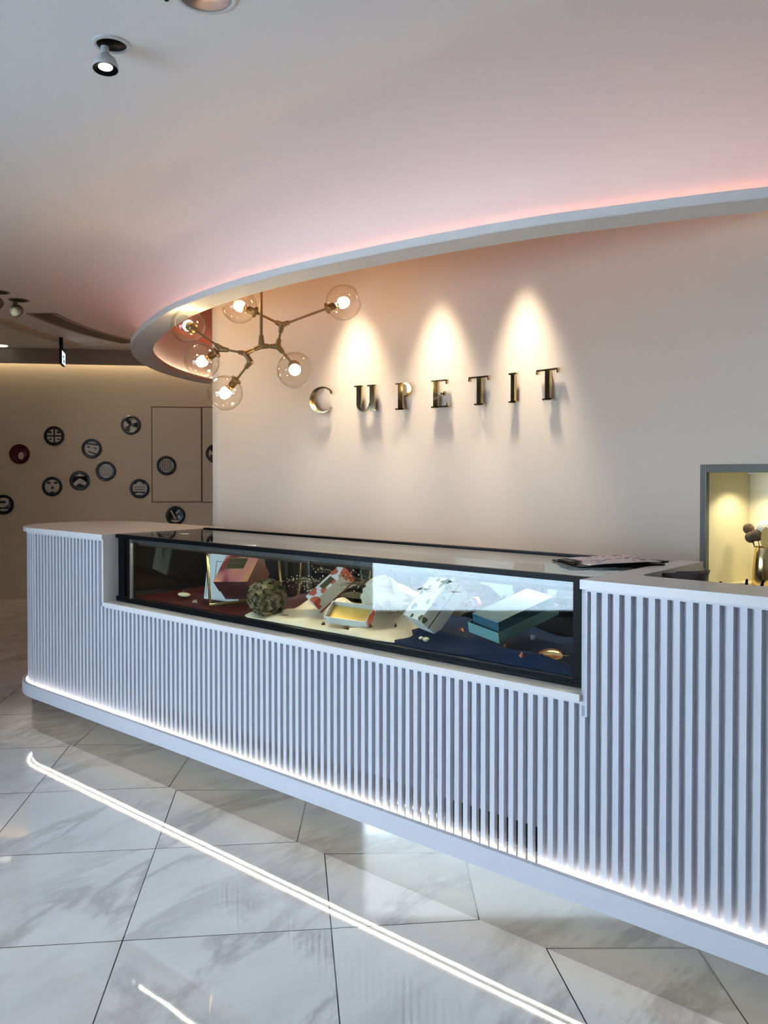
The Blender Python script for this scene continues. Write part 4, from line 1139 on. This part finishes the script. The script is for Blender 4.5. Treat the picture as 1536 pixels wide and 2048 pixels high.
sv = thing('slot_vent', 'long curved brown air slot in the dim ceiling left of the oval ring', 'vent', vp[0])
o = ribbon('frame', vp, .12, ZC - .006, ZC + .001, M['farceil']); o.parent = sv; o.matrix_parent_inverse = parent_matrix(sv).inverted()
o = ribbon('slot', vp, .075, ZC - .009, ZC - .005, M['ventd']); o.parent = sv; o.matrix_parent_inverse = parent_matrix(sv).inverted()
struct(ribbon('trim_5', [onz(-60, 622, ZC), onz(0, 639, ZC), onz(60, 661, ZC), onz(110, 676, ZC), onz(150, 688, ZC)], .05, ZC - .02, ZC, M['far']))
# exit sign
M['exitg'] = emat('sign_white', (.72, .92, 1.0), 1.3); M['exitd'] = mat('sign_green', (.01, .10, .07), .5)
es_ = thing('exit_sign', 'hanging lit white direction sign with arrow seen nearly edge on', 'sign'); y = 8.0
a, b = ony(121, 700, y), ony(128, 702, y + .27); c_ = (a + b) / 2; zt = ony(121, 699, y).z; zb = ony(121, 727, y).z
dd = Vector((b.x - a.x, b.y - a.y, 0)); dl_ = dd.length; dd.normalize(); Re = Matrix.Rotation(math.atan2(dd.y, dd.x), 3, 'Z')
bm = bmesh.new(); bx(bm, (c_.x, c_.y, (zt + zb) / 2), (dl_, .024, zt - zb), Re); part(bm, 'sign_body', M['dark'], es_)
en = Vector((dd.y, -dd.x, 0)); 
bm = bmesh.new(); bx(bm, Vector((c_.x, c_.y, (zt + zb) / 2)) + en * .0125, (dl_ - .02, .001, zt - zb - .012), Re); pn = part(bm, 'lit_panel', M['exitg'], es_)
m = Matrix((dd, Vector((0, 0, 1)), en)).transposed().to_4x4(); m.translation = Vector((c_.x, c_.y, (zt + zb) / 2)) + en * .0132
bm = bmesh.new(); prism(bm, [(-.085, .012), (-.03, .035), (-.03, .018), (.03, .018), (.03, .006), (-.03, .006), (-.03, -.010)], 0, .0008, m); prism(bm, [(-.02, -.012), (.03, -.008), (.07, -.03), (.05, -.04), (.02, -.025), (-.01, -.045), (-.03, -.04)], 0, .0008, m); part(bm, 'arrow', M['exitd'], pn)
bm = bmesh.new(); bx(bm, (a.x + dd.x * .05, a.y + dd.y * .05, (zt + ZC) / 2), (.04, .03, ZC - zt), Re); part(bm, 'hanger', M['dark'], es_)

# ================================================================== FAR WALL: cabinet doors and plates
door = [(304, 815, 402.5, 1003), (404.5, 815.5, 470, 1003.5)]
for k, (xa, ya, xb, yb) in enumerate(door):
    p0, p1 = far_pt(xa, ya), far_pt(xb, yb); z1, z0 = p0.z, far_pt(xa, yb).z
    bm = bmesh.new(); cc_ = (p0 + p1) / 2; wd_ = (Vector((p1.x, p1.y)) - Vector((p0.x, p0.y))).length; Rf = Matrix.Rotation(math.atan2(fd.y, fd.x), 3, 'Z')
    bx(bm, Vector((cc_.x, cc_.y, (z0 + z1) / 2)) + fn * .005, (wd_ - .004, .010, z1 - z0), Rf)
    o = tag(finish(bm, 'flush_cabinet_door', M['far']), ['wide flush beige cabinet door in the plate wall with one plate on it', 'flush beige cabinet door half hidden behind the curved sign wall'][k], 'cabinet door')
    bm = bmesh.new(); bx(bm, Vector((cc_.x, cc_.y, (z0 + z1) / 2)) + fn * .0015, (wd_ + .016, .003, z1 - z0 + .022), Rf); g = finish(bm, 'shadow_gap', M['ventd'], o)
M['plate'] = mat('black_glazed_plate', (.010, .010, .012), .22, coat=.15, spec=.35); M['platered'] = mat('dark_red_glazed_plate', (.07, .004, .007), .22, coat=.15, spec=.35)
M['motif'] = mat('plate_pale_print', (.50, .47, .41), .25, noise=.35, nscale=60); M['motifd'] = mat('plate_dark_print', (.03, .03, .03), .25)
plates = [(40, 908, 'platered', 0, 'dark red round plate with small pale spot on the beige wall'), (109, 872, 'plate', 1, 'round black plate with pale quartered square print, above and left of the wall group'),
          (184, 897, 'plate', 2, 'round black plate with large pale oval and crossing stripe on the beige wall'), (262, 850, 'plate', 3, 'highest round plate, black with three pale wedges'),
          (212, 942, 'plate', 4, 'round black plate with pale oval and fine lines, right of the pale hill plate'), (160, 961, 'plate', 5, 'round plate with bright pale hill shape between two oval print plates'),
          (105, 973, 'plate', 6, 'round black plate with pale oval, lowest of the left plates above the counter'), (279, 977, 'plate', 7, 'round black plate with pale crown like bands, left of the cabinet door'),
          (333, 931, 'plate', 8, 'round dark plate with dim oval mounted on the flush cabinet door'), (8, 1009, 'plate', 9, 'round plate with dotted lower rim cut by the left picture edge'),
          (351, 1031, 'plate', 10, 'round black plate partly hidden behind the counter top'), (431, 907, 'plate', 11, 'round dark plate mostly hidden behind the edge of the sign wall')]
for X, Y, mm, kind, lab in plates:
    p = far_pt(X, Y); R0 = .103; onp = X in (333, 431); pos = p + fn * (.012 if onp else .002)
    t = thing('wall_plate', lab, 'plate', pos, 'round plates on the beige wall'); m = frame_to(fn, loc=pos)
    bm = bmesh.new(); lathe(bm, [(0, 0), (R0 * .55, 0), (R0 * .97, .014), (R0, .017), (R0 * .97, .0185), (R0 * .62, .007), (0, .005)], m, 40); finish(bm, 'dish', M[mm], t)
    A, Bq = [], []     # pale shapes, dark shapes
    el = lambda cx, cy, rx, ry, n=20: [(cx + rx * math.cos(2 * PI * k / n), cy + ry * math.sin(2 * PI * k / n)) for k in range(n)]
    r = R0
    if kind == 0: A += [el(.1 * r, -.15 * r, .22 * r, .30 * r)]
    elif kind == 1:
        A += [[(-.62 * r, .06 * r), (-.06 * r, .06 * r), (-.06 * r, .62 * r), (-.5 * r, .55 * r)], [(.06 * r, .06 * r), (.66 * r, .06 * r), (.55 * r, .55 * r), (.06 * r, .62 * r)], [(-.60 * r, -.06 * r), (-.06 * r, -.06 * r), (-.06 * r, -.5 * r), (-.4 * r, -.5 * r)], [(.06 * r, -.06 * r), (.64 * r, -.06 * r), (.42 * r, -.5 * r), (.06 * r, -.5 * r)]]
        Bq += [el(-.34 * r, .30 * r, .16 * r, .10 * r), el(.34 * r, .30 * r, .16 * r, .10 * r), el(-.30 * r, -.26 * r, .12 * r, .07 * r), el(.32 * r, -.26 * r, .12 * r, .07 * r)]
    elif kind in (2, 4, 6, 8):
        A += [el(0, -.05 * r, .64 * r, .74 * r, 28)]
        if kind == 2: Bq += [[(-.5 * r, .50 * r), (.5 * r, .36 * r), (.5 * r, .22 * r), (-.5 * r, .34 * r)], [(-.3 * r, -.3 * r), (.4 * r, -.55 * r), (.45 * r, -.45 * r), (-.25 * r, -.18 * r)], el(-.25 * r, .12 * r, .14 * r, .06 * r), el(.28 * r, .02 * r, .14 * r, .06 * r)]
        if kind == 4: Bq += [[(-.55 * r, (.4 - .13 * k) * r), (.55 * r, (.4 - .13 * k) * r), (.55 * r, (.36 - .13 * k) * r), (-.55 * r, (.36 - .13 * k) * r)] for k in range(7)]
        if kind == 6: Bq += [el(-.28 * r, .30 * r, .17 * r, .09 * r), el(.28 * r, .30 * r, .17 * r, .09 * r), el(.02 * r, -.10 * r, .12 * r, .12 * r), el(0, -.48 * r, .2 * r, .09 * r)]
        if kind == 8: Bq += [[((-.5 + .14 * k) * r, .45 * r), ((-.44 + .14 * k) * r, .45 * r), ((-.40 + .14 * k) * r, -.5 * r), ((-.46 + .14 * k) * r, -.5 * r)] for k in range(7)]
    elif kind in (3, 11):
        for a in (20, 140, 260):
            t0, t1 = math.radians(a), math.radians(a + 78); A += [[(.15 * r * math.cos((t0 + t1) / 2), .15 * r * math.sin((t0 + t1) / 2))] + [(.72 * r * math.cos(t0 + (t1 - t0) * k / 8), .72 * r * math.sin(t0 + (t1 - t0) * k / 8)) for k in range(9)]]
        Bq += [el(.0, .45 * r, .2 * r, .07 * r), el(-.35 * r, -.25 * r, .10 * r, .16 * r)]
    elif kind == 5:
        A += [[(-.75 * r, -.45 * r), (-.2 * r, .05 * r), (0, .18 * r), (.25 * r, .05 * r), (.78 * r, -.35 * r), (.35 * r, -.40 * r), (0, -.22 * r), (-.35 * r, -.45 * r)], el(0, .56 * r, .62 * r, .22 * r), el(-.2 * r, -.72 * r, .1 * r, .05 * r), el(.15 * r, -.76 * r, .1 * r, .05 * r)]
        Bq += [el(-.28 * r, .54 * r, .18 * r, .12 * r), el(.30 * r, .54 * r, .18 * r, .12 * r)]
    elif kind == 7:
        A += [[(-.5 * r, -.25 * r), (-.62 * r, .45 * r), (-.3 * r, .35 * r), (0, .72 * r), (.3 * r, .35 * r), (.62 * r, .45 * r), (.5 * r, -.25 * r)], el(0, -.58 * r, .42 * r, .24 * r)]
        Bq += [[(-.4 * r, -.05 * r), (.4 * r, -.05 * r), (.4 * r, -.12 * r), (-.4 * r, -.12 * r)], [(-.45 * r, .15 * r), (.45 * r, .15 * r), (.45 * r, .10 * r), (-.45 * r, .10 * r)], el(0, -.58 * r, .2 * r, .08 * r)]
    elif kind == 9:
        A += [el(-.1 * r, .25 * r, .5 * r, .5 * r), el(0, -.62 * r, .62 * r, .28 * r)]
        Bq += [el((-.45 + .18 * k) * r, (-.60 + .05 * (k % 2)) * r, .05 * r, .05 * r, 8) for k in range(6)] + [el(-.1 * r, .2 * r, .3 * r, .1 * r)]
    elif kind == 10:
        A += [[(-.5 * r, .55 * r), (-.4 * r, .6 * r), (.1 * r, -.3 * r), (-.05 * r, -.3 * r)], [(.35 * r, .6 * r), (.45 * r, .55 * r), (.1 * r, .1 * r), (.0 * r, .2 * r)], el(0, -.58 * r, .6 * r, .22 * r)]
        Bq += [el(-.2 * r, -.58 * r, .1 * r, .08 * r), el(.2 * r, -.58 * r, .1 * r, .08 * r)]
    bm = bmesh.new(); m2 = m @ Matrix.Translation((0, 0, .0075)) @ Matrix.Diagonal((1.25, 1.25, 1, 1))
    for q in A: prism(bm, q, -.003, .0022, m2)
    mo = finish(bm, 'pale_print', M['motif'], t)
    if Bq:
        bm = bmesh.new()
        for q in Bq: prism(bm, q, .0005, .0032, m2)
        finish(bm, 'dark_print', M['motifd'], mo)

# ================================================================== STRIPES ADDED OUTSIDE, for crossing bright lines in the case glass
bm = bmesh.new()
for (x0, y0, x1, y1) in ((-4.6, 3.2, -9.5, 0.2), (-5.2, -.6, -9.5, 3.4), (-4.3, 1.2, -10, 1.0)):
    d = Vector((x1 - x0, y1 - y0, 0)); bx(bm, ((x0 + x1) / 2, (y0 + y1) / 2, -.105), (d.length, .16, .004), Matrix.Rotation(math.atan2(d.y, d.x), 3, 'Z'))
tag(finish(bm, 'added_street_stripe', M['stripe']), 'crossing white lines added on the unseen street for the case glass reflection', 'added stripe')
